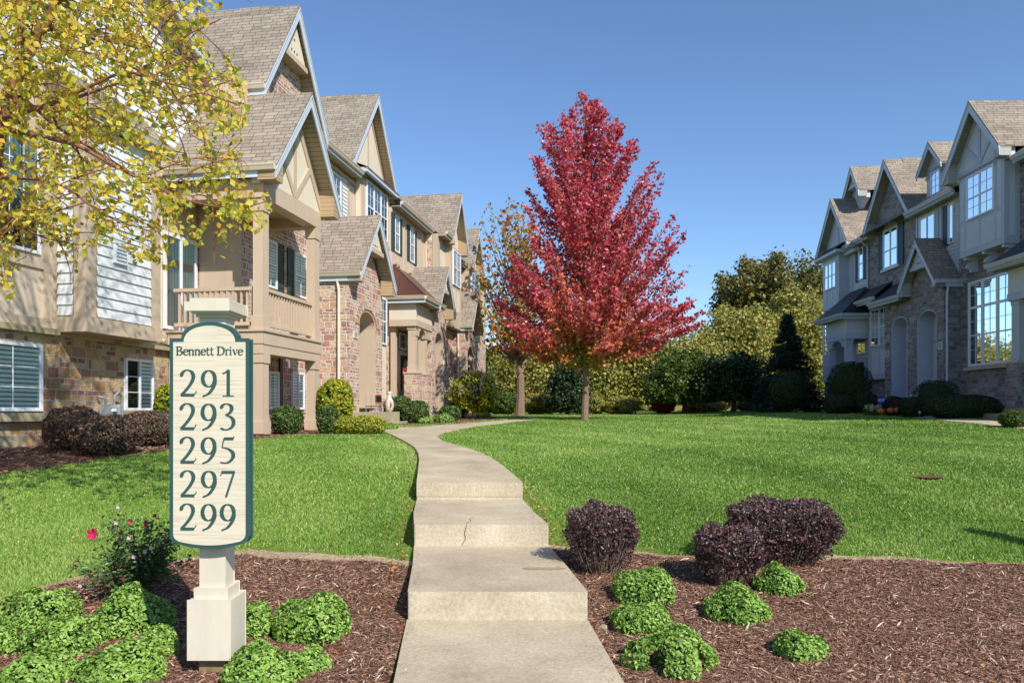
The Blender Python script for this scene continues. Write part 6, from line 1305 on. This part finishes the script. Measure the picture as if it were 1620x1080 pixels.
# vase and folding seat on the first landing
vx, vy = lw(23.55, -7.95); ro = empty('floor_vase', (vx, vy, 1.42), 0, 'tall pale clay vase with brown figures on the first entry landing', 'vase')
MB().lathe([(0, 0), (.08, 0), (.13, .10), (.15, .22), (.12, .38), (.06, .50), (.055, .58), (.10, .66), (.095, .66), (.05, .60)], n=20).build('body', paint('vase_clay', hexc('c8bfae'), .5, .25, 7), ro, smooth=True)
m = MB()
for k in range(5): a = 1.257 * k; m.tube([(.125 * math.cos(a), .125 * math.sin(a), .10), (.158 * math.cos(a + .2), .158 * math.sin(a + .2), .22), (.13 * math.cos(a + .1), .13 * math.sin(a + .1), .36)], [.012, .03, .01], 5)
m.build('painted_figures', paint('vase_brown', hexc('7a4c34'), .6), ro)
vx, vy = lw(22.35, -8.05); ro = empty('side_table', (vx, vy, 1.42), LROT, 'small dark metal rack with an orange edged board, in the first stone entry', 'table')
for a, b in ((-.16, -.22), (.16, -.22), (-.16, .22), (.16, .22)): MB().tube([(a, b, 0), (a, b, .5)], .012, 5).build('leg', M['metal'], ro)
MB().box(-.17, .17, -.26, .26, .17, .19).build('lower_shelf', M['black'], ro); m = MB(); m.box(.15, .17, -.26, .26, .30, .50); m.build('board', M['black'], ro); m = MB(); m.box(.15, .176, -.26, .26, .50, .54); m.box(.15, .176, -.26, .26, .26, .30); m.build('orange_trim', paint('orange_trim', hexc('c85a30'), .5), ro)
# bistro set on the columned porch
vx, vy = lw(28.9, -8.9); ro = empty('bistro_table', (vx, vy, 1.30), LROT, 'small round white topped bistro table on the columned porch', 'table')
MB().lathe([(0, .72), (.32, .72), (.32, .75), (0, .75)], n=20).build('table_top', M['white'], ro); m = MB(); m.tube([(0, 0, .04), (0, 0, .72)], .02, 6)
for k in range(3): a = 2.09 * k; m.tube([(0, 0, .1), (.25 * math.cos(a), .25 * math.sin(a), 0)], .012, 5)
m.build('pedestal', M['metal'], ro)
vx, vy = lw(28.42, -8.15); 
for (s_, t_, rz, lb) in ((28.3, -9.05, .3, 'tall grey metal chair left of the bistro table on the columned porch'), (29.3, -9.1, 2.8, 'grey metal chair behind the bistro table on the columned porch')):
    vx, vy = lw(s_, t_); ro = empty('metal_chair', (vx, vy, 1.30), LROT + rz, lb, 'chair', 'metal porch chairs')
    MB().box(-.2, .2, -.2, .2, .44, .46).build('seat', M['metal'], ro)
    for a, b in ((-.18, -.18), (.18, -.18), (-.18, .18), (.18, .18)): MB().tube([(a, b, 0), (a, b, .44)], .012, 5).build('leg', M['metal'], ro)
    m = MB(); m.tube([(-.18, .18, .44), (-.18, .22, .95), (.18, .22, .95), (.18, .18, .44)], .012, 5); 
    for k in range(5): m.tube([(-.12 + .06 * k, .185, .46), (-.12 + .06 * k, .22, .94)], .006, 4)
    m.build('backrest', M['metal'], ro)
# gas meter on the near left wall
vx, vy = lw(13.9, -10.62); ro = empty('gas_meter', (vx, vy, g(vx, vy)), LROT, 'grey gas meter with curved pipes on the stone wall behind the burgundy shrubs', 'gas meter')
m = MB(); m.box(-.09, .09, -.16, .16, .42, .72); m.build('body', M['metal'], ro, bevel=.03); MB().lathe([(0, 0), (.09, 0), (.09, .05), (0, .06)], (0.05, .0, .60), 14).build('dial', M['white'], ro)
m = MB(); m.tube([(0, .12, .72), (0, .14, .92), (0, .26, 1.0), (0, .36, .9), (0, .38, -.1)], .025, 8); m.tube([(0, -.12, .72), (0, -.14, .86), (-.1, -.2, .9)], .025, 8); m.tube([(0, -.16, .50), (0, -.5, .50), (0, -.5, -.1)], .02, 7); m.build('pipes', M['metal'], ro)
# blue cooler and grill in the right arch
vx, vy = rw(30.1, -15.2); ro = empty('cooler', (vx, vy, 1.75), RROT, 'blue and white cooler standing in the nearer right arch', 'cooler'); m = MB(); m.box(-.2, .2, -.3, .3, 0, .28); m.build('body', paint('cooler_blue', hexc('3a5c9c'), .4), ro, bevel=.02); m = MB(); m.box(-.21, .21, -.31, .31, .28, .34); m.build('lid', M['white'], ro, bevel=.01)
vx, vy = rw(29.6, -15.25); ro = empty('grill', (vx, vy, 1.75), RROT, 'small dark covered grill standing in the nearer right arch', 'grill'); MB().lathe([(0, .45), (.2, .5), (.26, .62), (.2, .74), (0, .8)], n=14).build('bowl', M['black'], ro, smooth=True)
for k in range(3): a = 2.09 * k; MB().tube([(.12 * math.cos(a), .12 * math.sin(a), .5), (.25 * math.cos(a), .25 * math.sin(a), 0)], .012, 5).build('leg', M['black'], ro)
# garden lamp post standing just outside the frame on the right; its shadow lies on the lawn
tipx, tipy = pg(1480, 829); hpost = 1.95; dd = hpost / math.tan(SUN_EL); lx_, ly_ = tipx - SUNDIR[0] * dd, tipy - SUNDIR[1] * dd
ro = empty('garden_post', (lx_, ly_, g(lx_, ly_)), 0, 'wooden garden post just outside the right frame edge whose shadow crosses the lawn', 'post'); m = MB(); m.box(-.08, .08, -.08, .08, -.2, 1.75); m.build('post', M['signpost'], ro); MB().lathe([(0, 1.95), (.15, 1.82), (.15, 1.75), (0, 1.75)], n=4).build('cap', M['signpost'], ro)
